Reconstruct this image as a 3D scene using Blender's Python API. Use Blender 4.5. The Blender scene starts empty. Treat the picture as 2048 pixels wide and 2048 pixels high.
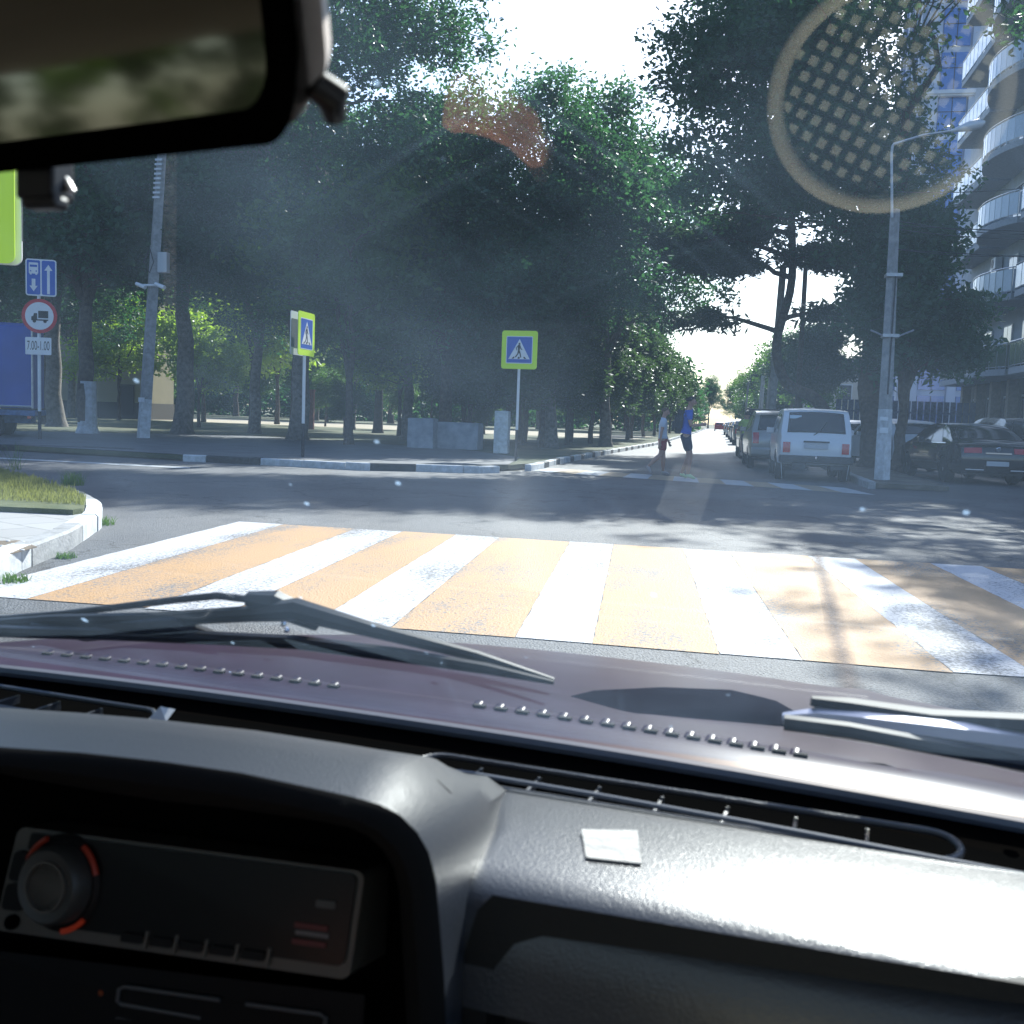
import bpy, bmesh, math, random
import numpy as np
from mathutils import Vector, Matrix, Euler
R = math.radians
scene = bpy.context.scene
col = scene.collection

# ---------------------------------------------------------------- camera, sky, sun, exposure
ORD = ['nearest', 'second', 'third', 'fourth', 'fifth', 'sixth', 'seventh', 'eighth', 'ninth', 'tenth', 'eleventh', 'twelfth', 'thirteenth', 'fourteenth', 'fifteenth', 'sixteenth', 'seventeenth', 'eighteenth']
FOC = 2048.0; EYE = 1.22
YAW, PITCH, ROLL = R(11.173), R(5.3285), R(2.1)
_f = Vector((-math.sin(YAW)*math.cos(PITCH), math.cos(YAW)*math.cos(PITCH), -math.sin(PITCH)))
_r0 = Vector((math.cos(YAW), math.sin(YAW), 0)); _u0 = _r0.cross(_f)
_r = _r0*math.cos(ROLL)+_u0*math.sin(ROLL); _u = -_r0*math.sin(ROLL)+_u0*math.cos(ROLL)
cd = bpy.data.cameras.new('camera'); cam = bpy.data.objects.new('camera', cd); col.objects.link(cam)
M3 = Matrix((_r, _u, -_f)).transposed().to_4x4(); M3.translation = (0, 0, EYE)
cam.matrix_world = M3
cd.sensor_width = 36; cd.lens = 36.0; cd.clip_start = 0.02; cd.clip_end = 2000
cd.dof.use_dof = True; cd.dof.focus_distance = 18; cd.dof.aperture_fstop = 15
scene.camera = cam
scene.render.resolution_x = scene.render.resolution_y = 1024

SUN_AZ, SUN_EL = R(12.5), R(38)          # azimuth clockwise from +Y
w = bpy.data.worlds.new('World'); scene.world = w; w.use_nodes = True
nt = w.node_tree; nt.nodes.clear()
sky = nt.nodes.new('ShaderNodeTexSky'); sky.sky_type = 'NISHITA'; sky.sun_disc = False
sky.sun_elevation = SUN_EL; sky.sun_rotation = SUN_AZ; sky.air_density = 1.0; sky.dust_density = 2.0; sky.ozone_density = 3.0
bg = nt.nodes.new('ShaderNodeBackground'); bg.inputs[1].default_value = 0.10
ow = nt.nodes.new('ShaderNodeOutputWorld'); nt.links.new(sky.outputs[0], bg.inputs[0]); nt.links.new(bg.outputs[0], ow.inputs[0])
sd = bpy.data.lights.new('sun', 'SUN'); sd.energy = 5.0; sd.angle = R(0.5); sd.color = (1, 0.93, 0.80)
sun = bpy.data.objects.new('sun', sd); col.objects.link(sun)
sdir = Vector((math.sin(SUN_AZ)*math.cos(SUN_EL), math.cos(SUN_AZ)*math.cos(SUN_EL), math.sin(SUN_EL)))
sun.rotation_euler = sdir.to_track_quat('Z', 'Y').to_euler(); sun.location = (20, 40, 60)
scene.view_settings.view_transform = 'Standard'; scene.view_settings.look = 'None'
scene.view_settings.exposure = 1.35; scene.view_settings.gamma = 1

# ---------------------------------------------------------------- survey helpers (photo measurements -> metres)
def ray(px, py): return _f + _r*((px-1024)/FOC) - _u*((py-1024)/FOC)
def G(px, py, z=0.0):
    d = ray(px, py); t = (z-EYE)/d.z; return (d.x*t, d.y*t)
def AT(px, py, Y):
    d = ray(px, py); t = Y/d.y; return Vector((d.x*t, Y, EYE+d.z*t))
K = 2048/1932
PHI = R(8)                               # heading of the own car, clockwise from +Y
CS, SN = math.cos(PHI), math.sin(PHI)
def cf(d): return Vector((d.x*CS-d.y*SN, d.x*SN+d.y*CS, d.z))      # world direction -> car frame
def CV(px, py, v):
    d = cf(ray(px, py)); t = v/d.y; return Vector((d.x*t, v, EYE+d.z*t))
def CZ(px, py, z):
    d = cf(ray(px, py)); t = (z-EYE)/d.z; return Vector((d.x*t, d.y*t, z))

# ---------------------------------------------------------------- materials
MATS = {}
def mat(name, c, rough=0.6, metal=0.0, var=0.0, scale=8.0, bump=0.0, bscale=60.0, c2=None, coat=0.0, spec=0.5, trans=0.0, emit=None, detail=5):
    if name in MATS: return MATS[name]
    m = bpy.data.materials.new(name); m.use_nodes = True; n = m.node_tree; b = n.nodes['Principled BSDF']
    b.inputs['Base Color'].default_value = (*c, 1); b.inputs['Roughness'].default_value = rough
    b.inputs['Metallic'].default_value = metal; b.inputs['Coat Weight'].default_value = coat
    b.inputs['Specular IOR Level'].default_value = spec
    tc = n.nodes.new('ShaderNodeTexCoord')
    if var > 0 or c2:
        no = n.nodes.new('ShaderNodeTexNoise'); no.inputs['Scale'].default_value = scale; no.inputs['Detail'].default_value = detail
        no.inputs['Roughness'].default_value = 0.65
        n.links.new(tc.outputs['Object'], no.inputs[0])
        rp = n.nodes.new('ShaderNodeValToRGB'); n.links.new(no.outputs[0], rp.inputs[0])
        d = c2 if c2 else tuple(x*(1-var) for x in c); l = c if c2 else tuple(min(1, x*(1+var)) for x in c)
        rp.color_ramp.elements[0].position = 0.36; rp.color_ramp.elements[1].position = 0.64
        rp.color_ramp.elements[0].color = (*d, 1); rp.color_ramp.elements[1].color = (*l, 1)
        n.links.new(rp.outputs[0], b.inputs['Base Color'])
    if bump > 0:
        nb = n.nodes.new('ShaderNodeTexNoise'); nb.inputs['Scale'].default_value = bscale; nb.inputs['Detail'].default_value = 4
        n.links.new(tc.outputs['Object'], nb.inputs[0])
        bp = n.nodes.new('ShaderNodeBump'); bp.inputs['Strength'].default_value = bump; bp.inputs['Distance'].default_value = 0.02 if bscale < 200 else 0.0012
        n.links.new(nb.outputs[0], bp.inputs['Height']); n.links.new(bp.outputs[0], b.inputs['Normal'])
    if emit:
        b.inputs['Emission Color'].default_value = (*emit[:3], 1); b.inputs['Emission Strength'].default_value = emit[3]
    MATS[name] = m; return m
def leafmat(name, c, tr, rough=0.45):
    m = bpy.data.materials.new(name); m.use_nodes = True; n = m.node_tree; b = n.nodes['Principled BSDF']; out = n.nodes['Material Output']
    b.inputs['Roughness'].default_value = rough; b.inputs['Specular IOR Level'].default_value = 0.35
    tc = n.nodes.new('ShaderNodeTexCoord'); no = n.nodes.new('ShaderNodeTexNoise'); no.inputs['Scale'].default_value = 0.9; no.inputs['Detail'].default_value = 6
    n.links.new(tc.outputs['Object'], no.inputs[0])
    rp = n.nodes.new('ShaderNodeValToRGB'); n.links.new(no.outputs[0], rp.inputs[0])
    rp.color_ramp.elements[0].position = 0.3; rp.color_ramp.elements[1].position = 0.7
    rp.color_ramp.elements[0].color = (c[0]*0.6, c[1]*0.65, c[2]*0.8, 1); rp.color_ramp.elements[1].color = (c[0]*1.45, c[1]*1.3, c[2]*1.1, 1)
    n.links.new(rp.outputs[0], b.inputs['Base Color'])
    t = n.nodes.new('ShaderNodeBsdfTranslucent'); t.inputs[0].default_value = (*tr, 1)
    mx = n.nodes.new('ShaderNodeMixShader'); mx.inputs[0].default_value = 0.38
    n.links.new(b.outputs[0], mx.inputs[1]); n.links.new(t.outputs[0], mx.inputs[2]); n.links.new(mx.outputs[0], out.inputs[0])
    MATS[name] = m; return m

# ---------------------------------------------------------------- mesh helpers
class MB:
    def __init__(s): s.v = []; s.f = []; s.m = []; s.cur = 0
    def add(s, vs, fs):
        o = len(s.v); s.v += [tuple(p) for p in vs]; s.f += [tuple(i+o for i in f) for f in fs]; s.m += [s.cur]*len(fs); return s
    def box(s, c, d, rot=None, taper=1.0):
        x, y, z = d[0]/2, d[1]/2, d[2]/2
        vs = [Vector((a*x*(taper if q > 0 else 1), b*y*(taper if q > 0 else 1), q*z)) for q in (-1, 1) for b in (-1, 1) for a in (-1, 1)]
        if rot is not None:
            mt = rot if isinstance(rot, Matrix) else Euler(rot).to_matrix(); vs = [mt @ v for v in vs]
        c = Vector(c); return s.add([v+c for v in vs], [(0, 2, 3, 1), (4, 5, 7, 6), (0, 1, 5, 4), (2, 6, 7, 3), (0, 4, 6, 2), (1, 3, 7, 5)])
    def tube(s, pts, rad, n=8, cap=True, closed=False):
        pts = [Vector(p) for p in pts]; k = len(pts)
        if not hasattr(rad, '__len__'): rad = [rad]*k
        vs = []; up = None
        for i, p in enumerate(pts):
            a = pts[(i-1) % k] if (i > 0 or closed) else p; b = pts[(i+1) % k] if (i < k-1 or closed) else p
            t = (b-a).normalized()
            if up is None: up = Vector((0, 0, 1)) if abs(t.z) < 0.9 else Vector((1, 0, 0))
            x = t.cross(up).normalized(); y = x.cross(t).normalized(); up = y
            for j in range(n):
                an = 2*math.pi*j/n; vs.append(p+(x*math.cos(an)+y*math.sin(an))*rad[i])
        fs = []
        for i in range(k if closed else k-1):
            i2 = (i+1) % k
            for j in range(n): fs.append((i*n+j, i*n+(j+1) % n, i2*n+(j+1) % n, i2*n+j))
        if cap and not closed: fs += [tuple(range(n-1, -1, -1)), tuple((k-1)*n+j for j in range(n))]
        return s.add(vs, fs)
    def lathe(s, prof, n=16, M=None):      # prof (r,z) about z axis
        vs = []; M = M or Matrix.Identity(4)
        for r, z in prof:
            for j in range(n):
                a = 2*math.pi*j/n; vs.append(M @ Vector((r*math.cos(a), r*math.sin(a), z)))
        fs = []
        for i in range(len(prof)-1):
            for j in range(n): fs.append((i*n+j, i*n+(j+1) % n, (i+1)*n+(j+1) % n, (i+1)*n+j))
        return s.add(vs, fs+[tuple(range(n-1, -1, -1)), tuple((len(prof)-1)*n+j for j in range(n))])
    def prism(s, poly, fn, t0, t1):        # poly 2D, fn(a,b,t)->3D
        n = len(poly); vs = [fn(a, b, t0) for a, b in poly]+[fn(a, b, t1) for a, b in poly]
        return s.add(vs, [tuple(range(n-1, -1, -1)), tuple(range(n, 2*n))]+[(i, (i+1) % n, n+(i+1) % n, n+i) for i in range(n)])
    def grid(s, rows, flip=False):
        n = len(rows[0]); vs = [p for r in rows for p in r]; fs = []
        for i in range(len(rows)-1):
            for j in range(n-1):
                q = (i*n+j, i*n+j+1, (i+1)*n+j+1, (i+1)*n+j); fs.append(q[::-1] if flip else q)
        return s.add(vs, fs)
def obj(name, mb, m, parent=None, smooth=False, bevel=0, loc=None, label=None):
    me = bpy.data.meshes.new(name); me.from_pydata(mb.v, [], mb.f); me.validate()
    ms = m if isinstance(m, (list, tuple)) else [m]
    for q in ms: me.materials.append(q)
    if len(ms) > 1:
        for p, k in zip(me.polygons, mb.m): p.material_index = k
    bm = bmesh.new(); bm.from_mesh(me); bmesh.ops.recalc_face_normals(bm, faces=bm.faces); bm.to_mesh(me); bm.free()
    if smooth:
        me.polygons.foreach_set('use_smooth', [True]*len(me.polygons))
    o = bpy.data.objects.new(name, me); col.objects.link(o)
    if smooth:
        try:
            me.set_sharp_from_angle(angle=R(38))
        except Exception: pass
    if bevel:
        b = o.modifiers.new('bevel', 'BEVEL'); b.width = bevel; b.segments = 2; b.limit_method = 'ANGLE'; b.angle_limit = R(40)
    if parent: o.parent = parent
    if loc is not None: o.location = loc
    if label: o['label'] = label
    return o
def tag(o, label=None, cat=None, group=None, kind=None):
    if label: o['label'] = label
    if cat: o['category'] = cat
    if group: o['group'] = group
    if kind: o['kind'] = kind
    return o
def thing(name, label, cat, loc=(0, 0, 0), rz=0, group=None):
    o = bpy.data.objects.new(name, None); col.objects.link(o); o.empty_display_size = 0.2
    o.location = loc; o.rotation_euler = (0, 0, rz); return tag(o, label, cat, group)
def struct(name, mb, m, **k): return tag(obj(name, mb, m, **k), kind='structure')
def dup(o, parent=None):
    c = o.copy(); col.objects.link(c); c.parent = parent
    for ch in list(o.children): dup(ch, c)
    return c
def textmesh(body, size, extrude=0.0):
    cu = bpy.data.curves.new('t', 'FONT'); cu.body = body; cu.size = size; cu.extrude = extrude; cu.align_x = 'CENTER'; cu.align_y = 'CENTER'
    to = bpy.data.objects.new('t', cu); col.objects.link(to); bpy.context.view_layer.update()
    me = bpy.data.meshes.new_from_object(to.evaluated_get(bpy.context.evaluated_depsgraph_get()))
    vs = [v.co.copy() for v in me.vertices]; fs = [tuple(p.vertices) for p in me.polygons]
    bpy.data.objects.remove(to); bpy.data.curves.remove(cu); bpy.data.meshes.remove(me)
    return vs, fs
def disc(cx, cy, r, n=24): return [(cx+r*math.cos(2*math.pi*i/n), cy+r*math.sin(2*math.pi*i/n)) for i in range(n)]
def rrect(w, h, r, n=5, cx=0, cy=0):
    out = []
    for qx, qy, a0 in ((1, 1, 0), (-1, 1, 90), (-1, -1, 180), (1, -1, 270)):
        for i in range(n+1):
            a = R(a0+90*i/n); out.append((cx+qx*(w/2-r)+r*math.cos(a), cy+qy*(h/2-r)+r*math.sin(a)))
    return out

# ---------------------------------------------------------------- shared materials
asph = mat('asphalt', (0.16, 0.16, 0.165), 0.68, spec=.45, var=0.3, scale=1.2, bump=0.9, bscale=70)
def asphalt_nodes():
    n = asph.node_tree; b = n.nodes['Principled BSDF']; tc = n.nodes.new('ShaderNodeTexCoord')
    big = n.nodes.new('ShaderNodeTexNoise'); big.inputs['Scale'].default_value = 0.35; big.inputs['Detail'].default_value = 7
    sm = n.nodes.new('ShaderNodeTexVoronoi'); sm.inputs['Scale'].default_value = 75
    n.links.new(tc.outputs['Object'], big.inputs[0]); n.links.new(tc.outputs['Object'], sm.inputs[0])
    r1 = n.nodes.new('ShaderNodeValToRGB'); r1.color_ramp.elements[0].color = (0.092, 0.095, 0.105, 1); r1.color_ramp.elements[1].color = (0.165, 0.165, 0.172, 1)
    r1.color_ramp.elements[0].position = 0.35; r1.color_ramp.elements[1].position = 0.68
    n.links.new(big.outputs[0], r1.inputs[0])
    r2 = n.nodes.new('ShaderNodeValToRGB'); r2.color_ramp.elements[0].color = (1.35, 1.35, 1.35, 1); r2.color_ramp.elements[1].color = (0.6, 0.6, 0.6, 1)
    r2.color_ramp.elements[1].position = 0.75
    n.links.new(sm.outputs['Distance'], r2.inputs[0])
    mx = n.nodes.new('ShaderNodeMix'); mx.data_type = 'RGBA'; mx.blend_type = 'MULTIPLY'; mx.inputs[0].default_value = 1
    n.links.new(r1.outputs[0], mx.inputs[6]); n.links.new(r2.outputs[0], mx.inputs[7]); 
    cr = n.nodes.new('ShaderNodeTexVoronoi'); cr.feature = 'DISTANCE_TO_EDGE'; cr.inputs['Scale'].default_value = .45
    wn = n.nodes.new('ShaderNodeTexNoise'); wn.inputs['Scale'].default_value = 1.6; wn.inputs['Detail'].default_value = 6; n.links.new(tc.outputs['Object'], wn.inputs[0])
    va = n.nodes.new('ShaderNodeVectorMath'); va.operation = 'MULTIPLY_ADD'; va.inputs[1].default_value = (1.3, 1.3, 1.3); n.links.new(wn.outputs['Color'], va.inputs[0]); n.links.new(tc.outputs['Object'], va.inputs[2]); n.links.new(va.outputs[0], cr.inputs[0])
    r3 = n.nodes.new('ShaderNodeValToRGB'); r3.color_ramp.elements[0].color = (.35, .35, .35, 1); r3.color_ramp.elements[1].color = (1, 1, 1, 1); r3.color_ramp.elements[1].position = .012; r3.color_ramp.elements[0].position = .003; n.links.new(cr.outputs['Distance'], r3.inputs[0])
    m4 = n.nodes.new('ShaderNodeMix'); m4.data_type = 'RGBA'; m4.blend_type = 'MULTIPLY'; m4.inputs[0].default_value = .8
    n.links.new(mx.outputs[2], m4.inputs[6]); n.links.new(r3.outputs[0], m4.inputs[7]); n.links.new(m4.outputs[2], b.inputs['Base Color'])
asphalt_nodes()
def worn_paint(name, c, wear=0.45, under=(0.15, 0.15, 0.155)):
    m = mat(name, c, 0.68, bump=0.5, bscale=70, spec=.38); n = m.node_tree; b = n.nodes['Principled BSDF']
    tc = n.nodes.new('ShaderNodeTexCoord')
    a = n.nodes.new('ShaderNodeTexNoise'); a.inputs['Scale'].default_value = 38; a.inputs['Detail'].default_value = 5; a.inputs['Roughness'].default_value = 0.7
    g = n.nodes.new('ShaderNodeTexNoise'); g.inputs['Scale'].default_value = 1.1; g.inputs['Detail'].default_value = 5
    n.links.new(tc.outputs['Object'], a.inputs[0]); n.links.new(tc.outputs['Object'], g.inputs[0])
    mpg = n.nodes.new('ShaderNodeMapping'); mpg.inputs['Scale'].default_value = (1.6, .5, 1); n.links.new(tc.outputs['Object'], mpg.inputs[0]); n.links.new(mpg.outputs[0], g.inputs[0])
    ad = n.nodes.new('ShaderNodeMath'); ad.operation = 'MULTIPLY_ADD'; ad.inputs[1].default_value = 0.80; n.links.new(g.outputs[0], ad.inputs[0]); n.links.new(a.outputs[0], ad.inputs[2])
    rp = n.nodes.new('ShaderNodeValToRGB'); rp.color_ramp.elements[0].position = wear+0.14; rp.color_ramp.elements[1].position = wear+0.30
    rp.color_ramp.elements[0].color = (*under, 1); rp.color_ramp.elements[1].color = (*c, 1)
    mid = rp.color_ramp.elements.new(wear+0.2); mid.color = tuple((x*0.6+y*0.4) for x, y in zip(c, under))+(1,)
    n.links.new(ad.outputs[0], rp.inputs[0]); n.links.new(rp.outputs[0], b.inputs['Base Color']); return m
paint_w = worn_paint('worn white road paint', (0.50, 0.50, 0.53), 0.61)
paint_o = worn_paint('worn orange road paint', (0.44, 0.26, 0.12), 0.61)
paving = mat('pavement', (0.12, 0.122, 0.13), 0.8, var=0.15, scale=1.5, bump=0.3, bscale=40)
concrete = mat('concrete', (0.30, 0.30, 0.30), 0.85, var=0.2, scale=6, bump=0.4, bscale=40)
whitewash = mat('whitewash', (0.62, 0.64, 0.66), 0.85, c2=(0.42, 0.43, 0.44), scale=7, bump=0.4)
black_paint = mat('black paint', (0.025, 0.025, 0.03), 0.6, var=0.4, scale=10)
steel = mat('galvanised steel', (0.42, 0.43, 0.45), 0.45, 0.6, var=0.15)
white_pl = mat('white enamel', (0.72, 0.73, 0.74), 0.4, var=0.05)
blue_sg = mat('sign blue', (0.02, 0.10, 0.45), 0.4)
black_sg = mat('sign black', (0.012, 0.012, 0.015), 0.4)
red_sg = mat('sign red', (0.50, 0.015, 0.03), 0.4)
lime = mat('fluorescent yellow green', (0.62, 0.90, 0.02), 0.4)
bark = mat('bark', (0.075, 0.055, 0.042), 0.95, var=0.4, scale=9, bump=1.0, bscale=18)
bark_grey = mat('grey bark', (0.13, 0.115, 0.10), 0.95, var=0.35, scale=7, bump=1.0, bscale=16)
leaf_dark = leafmat('dark leaves', (0.036, 0.092, 0.050), (0.06, 0.19, 0.05))
leaf_mid = leafmat('mid green leaves', (0.05, 0.105, 0.03), (0.12, 0.26, 0.03))
leaf_bright = leafmat('bright leaves', (0.12, 0.22, 0.03), (0.45, 0.68, 0.05))
needle = leafmat('pine needles', (0.035, 0.07, 0.045), (0.05, 0.10, 0.035))
thuja_l = leafmat('cypress scales', (0.040, 0.078, 0.034), (0.07, 0.14, 0.03))
glass_dk = mat('tinted car glass', (0.012, 0.015, 0.018), 0.06, spec=0.8)
tyre_m = mat('tyre rubber', (0.018, 0.018, 0.02), 0.85, bump=0.3)
rim_m = mat('alloy rim', (0.45, 0.46, 0.48), 0.35, 0.9)
red_lamp = mat('red lamp glass', (0.45, 0.01, 0.015), 0.15, coat=0.6)
trim_bk = mat('black trim', (0.02, 0.02, 0.022), 0.5, var=0.3)
# ================================================================ SETTING
def sheet(name, poly, z, m, th=0.0):
    mb = MB()
    if th: mb.prism(poly, lambda a, b, t: (a, b, t), z-th, z)
    else: mb.add([(a, b, z) for a, b in poly], [tuple(range(len(poly)))])
    return struct(name, mb, m)
soil = mat('dry soil', (0.12, 0.10, 0.07), 0.95, c2=(0.06, 0.07, 0.035), scale=0.4, bump=0.5, bscale=12)
sheet('ground', [(-900, -300), (900, -300), (900, 1300), (-900, 1300)], -0.02, soil)
sheet('road', [(-90, -40), (60, -40), (60, 60), (3.3, 60), (2.7, 260), (-2.6, 260), (-3.1, 54), (-3.9, 34), (-4.2, 24), (-4.4, 22.6), (-5.5, 20.9), (-7.1, 20.15), (-10.9, 20.25), (-16.3, 21.0), (-90, 29)], 0.0, asph)
grass_gd = mat('park ground', (0.10, 0.095, 0.05), 0.95, c2=(0.035, 0.055, 0.022), scale=0.5, bump=0.8, bscale=14)
pk = MB(); kp = [(-2.75, 260), (-3.25, 54), (-4.05, 34), (-4.35, 24), (-4.6, 22.7), (-5.65, 21.1), (-7.2, 20.3), (-10.9, 20.4), (-16.3, 21.15), (-160, 36), (-160, 260)]
sheet('park_ground', kp, 0.125, grass_gd, th=0.1)
litter = mat('sandy path', (0.36, 0.31, 0.23), 0.95, c2=(0.25, 0.21, 0.15), scale=0.7)
sheet('path', [(-120, 66), (-4.8, 60), (-4.6, 78), (-120, 86)], 0.131, litter)
e = [G(0, 862, .13), G(275, 867, .13), G(500, 872, .13), G(657, 880, .13), G(830, 893, .13), G(950, 902, .13), G(1040, 915, .13)]
sheet('pavement', [(-160, 36.2), (-16.3, 21.15), (-10.9, 20.4), (-7.2, 20.3), (-5.65, 21.1), (-4.6, 22.7)]+e[::-1]+[(-160, 60)], 0.137, paving)
def kerb_run(pts, pat, name='kerb', h=0.15, wdt=0.15, side=-1):
    """pat: list of (length, colour index); -1 = lowered kerb"""
    P = [Vector((x, y, 0)) for x, y in pts]; L = [0]
    for a, b in zip(P, P[1:]): L.append(L[-1]+(b-a).length)
    def at(s):
        for i in range(len(P)-1):
            if s <= L[i+1] or i == len(P)-2:
                t = (P[i+1]-P[i]).normalized(); return P[i]+t*(s-L[i]), t
    mb = MB(); s = 0; k = 0; rnd = random.Random(3)
    while s < L[-1]:
        ln, c = pat[k % len(pat)]; k += 1; q = s; end = min(s+ln, L[-1])
        while q < end-0.02:
            q2 = min(q+1.0, end)
            if c >= 0:
                n = 3; mb.cur = c; hh = h+rnd.uniform(-.008, .008); off = rnd.uniform(-.008, .008)
                rows = []
                for i in range(n+1):
                    p, t = at(q+0.006+(q2-q-0.012)*i/n); nn = Vector((-t.y, t.x, 0))*side
                    rows.append([p+nn*off, p+nn*off+Vector((0, 0, hh-.02)), p+nn*(off+.02)+Vector((0, 0, hh)), p+nn*(off+wdt)+Vector((0, 0, hh)), p+nn*(off+wdt)])
                mb.grid(rows); m0 = len(mb.v)
                for r in (rows[0], rows[-1]): mb.add(r, [(0, 1, 2, 3, 4)])
            q = q2
        s += ln
    return struct(name, mb, [whitewash, black_paint, concrete])
far = [G(-300, 893), G(0, 901), G(130, 905), G(205, 908), G(260, 911)]
kerb_run(far, [(13.5, 1), (3.9, 0), (3, 1), (9, 0)], side=1)
kerb_run([G(365, 923), G(398, 924), G(505, 929), G(720, 941), G(824, 943), G(960, 947), G(1000, 946)], [(.5, 0), (1.25, 1), (2.55, 0), (.95, 1), (9, 0)], side=1)
kerb_run([G(1062, 942), G(1075, 940), (-4.1, 27), (-3.9, 34), (-3.1, 54), (-2.7, 120), (-2.6, 250)], [(1.6, 0), (0.7, 1), (1.2, 0), (.7, 1)], side=1)
kerb_run([(3.1, 22.2), (3.15, 40), (3.1, 60), (2.8, 120), (2.7, 250)], [(1.5, 2), (1.5, 2)], side=-1)
sheet('verge', [(3.2, 22.3), (4.7, 22.3), (5.0, 60), (5.2, 260), (2.85, 260), (3.2, 60)], 0.12, mat('verge soil', (0.11, 0.095, 0.075), 0.95, var=.35, scale=2, bump=.6), th=.1)
sheet('verge', [(12.2, 20), (60, 20), (60, 260), (5.4, 260), (5.4, 61), (12.2, 61)], 0.10, paving, th=.08)

# near zebra crossing
def band(x0, x1, x2, x3, z=0.004): return
zw, zo = MB(), MB(); rnd = random.Random(5)
xs = -4.93; yT, yB = 10.02, 5.48
edges = [(-4.93, -4.42, 0), (-4.42, -3.62, 1), (-3.62, -3.12, 0), (-3.12, -2.55, 1), (-2.55, -2.10, 0), (-2.10, -1.38, 1), (-1.38, -.95, 0), (-.95, -.27, 1), (-.27, .16, 0), (.16, .90, 1), (.90, 1.33, 0), (1.33, 2.0, 1), (2.0, 2.45, 0), (2.45, 3.15, 1), (3.15, 3.6, 0), (3.6, 4.3, 1), (4.3, 4.75, 0)]
for a, b, c in edges:
    # worn edge outline: small steps along the sides
    n = 40; rows = []
    for i in range(n+1):
        y = yT+(yB-yT)*i/n; sh = 0.075*(yT-y)
        rows.append([(a+sh+rnd.uniform(-.006, .006)+(.001), y+(rnd.uniform(-.02, .02) if i in (0, n) else 0), 0.005), (b+sh-.001, y+(rnd.uniform(-.02, .02) if i in (0, n) else 0), 0.005)])
    (zo if c else zw).grid(rows)
struct('crossing_marking', zw, paint_w); struct('crossing_marking', zo, paint_o)
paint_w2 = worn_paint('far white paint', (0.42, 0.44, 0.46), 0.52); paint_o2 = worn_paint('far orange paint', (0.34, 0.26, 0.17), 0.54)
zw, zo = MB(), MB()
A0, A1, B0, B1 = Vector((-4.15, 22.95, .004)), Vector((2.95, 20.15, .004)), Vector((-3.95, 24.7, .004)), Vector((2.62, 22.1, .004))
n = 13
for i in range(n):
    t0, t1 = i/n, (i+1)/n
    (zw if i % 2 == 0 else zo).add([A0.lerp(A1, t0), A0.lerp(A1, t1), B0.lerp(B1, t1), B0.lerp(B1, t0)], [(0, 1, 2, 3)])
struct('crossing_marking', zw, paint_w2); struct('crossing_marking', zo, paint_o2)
# shadow of a post, painted on the crossing as a soft brown streak
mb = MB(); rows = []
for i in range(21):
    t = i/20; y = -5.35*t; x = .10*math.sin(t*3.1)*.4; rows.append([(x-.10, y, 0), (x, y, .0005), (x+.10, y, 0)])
mb.grid(rows); tm = bpy.data.materials.new('painted post shadow'); tm.use_nodes = True; n = tm.node_tree; b_ = n.nodes['Principled BSDF']; b_.inputs['Base Color'].default_value = (.16, .11, .09, 1); b_.inputs['Roughness'].default_value = .8
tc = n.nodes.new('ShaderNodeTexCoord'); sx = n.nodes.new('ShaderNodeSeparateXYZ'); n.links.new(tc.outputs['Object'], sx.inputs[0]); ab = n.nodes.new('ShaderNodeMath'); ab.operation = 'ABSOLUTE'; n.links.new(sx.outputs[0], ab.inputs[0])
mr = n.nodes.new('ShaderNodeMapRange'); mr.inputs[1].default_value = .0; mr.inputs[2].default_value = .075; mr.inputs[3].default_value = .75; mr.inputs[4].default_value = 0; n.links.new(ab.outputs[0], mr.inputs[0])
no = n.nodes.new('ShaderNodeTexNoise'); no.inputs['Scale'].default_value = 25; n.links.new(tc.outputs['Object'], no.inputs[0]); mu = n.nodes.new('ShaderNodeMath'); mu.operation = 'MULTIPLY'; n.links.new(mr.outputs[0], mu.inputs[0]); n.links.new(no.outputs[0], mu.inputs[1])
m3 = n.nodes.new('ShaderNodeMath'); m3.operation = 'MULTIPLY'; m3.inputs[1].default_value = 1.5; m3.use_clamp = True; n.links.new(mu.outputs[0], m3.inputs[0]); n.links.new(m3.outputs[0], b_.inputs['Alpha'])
o = struct('post_shadow_streak', mb, tm); o.location = (1.0, 10.1, .009); o.rotation_euler = (0, 0, R(-3.6))
# thin white lane line near the far kerb
mb = MB(); mb.add([(*G(-200, 905, 0), .004), (*G(380, 935, 0), .004), (*G(380, 937.5, 0), .004), (*G(-200, 907.5, 0), .004)], [(0, 1, 2, 3)]); struct('lane_marking', mb, paint_w2)

# left street corner: paved island with grass
ik = [(-3.1, 1.5), (-3.9, 4.3), (-4.35, 5.3), (-4.77, 6.3), (-5.2, 7.6), (-5.75, 8.8), (-6.35, 9.75), (-7.05, 10.55), (-8.2, 11.6), (-11.3, 14.1), (-18, 17.0), (-40, 21)]
kerb_run(ik, [(3.2, 0), (1.0, 0), (1.2, 0), (1.0, 2), (.45, 2), (.75, 0), (.9, 0), (.75, 0), (.8, 2), (9, 2), (20, 2)], side=1, h=.16)
def inset(p, d=.16):
    out = []
    for i, (x, y) in enumerate(p):
        a = p[max(0, i-1)]; b = p[min(len(p)-1, i+1)]; t = Vector((b[0]-a[0], b[1]-a[1])).normalized(); out.append((x-t.y*d, y+t.x*d))
    return out
ii = inset(ik)
tile = mat('paving slabs', (0.36, 0.355, 0.35), 0.8)
n_ = tile.node_tree; bk = n_.nodes.new('ShaderNodeTexBrick'); tcn = n_.nodes.new('ShaderNodeTexCoord'); mp = n_.nodes.new('ShaderNodeMapping'); mp.inputs['Rotation'].default_value = (0, 0, R(25))
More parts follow.
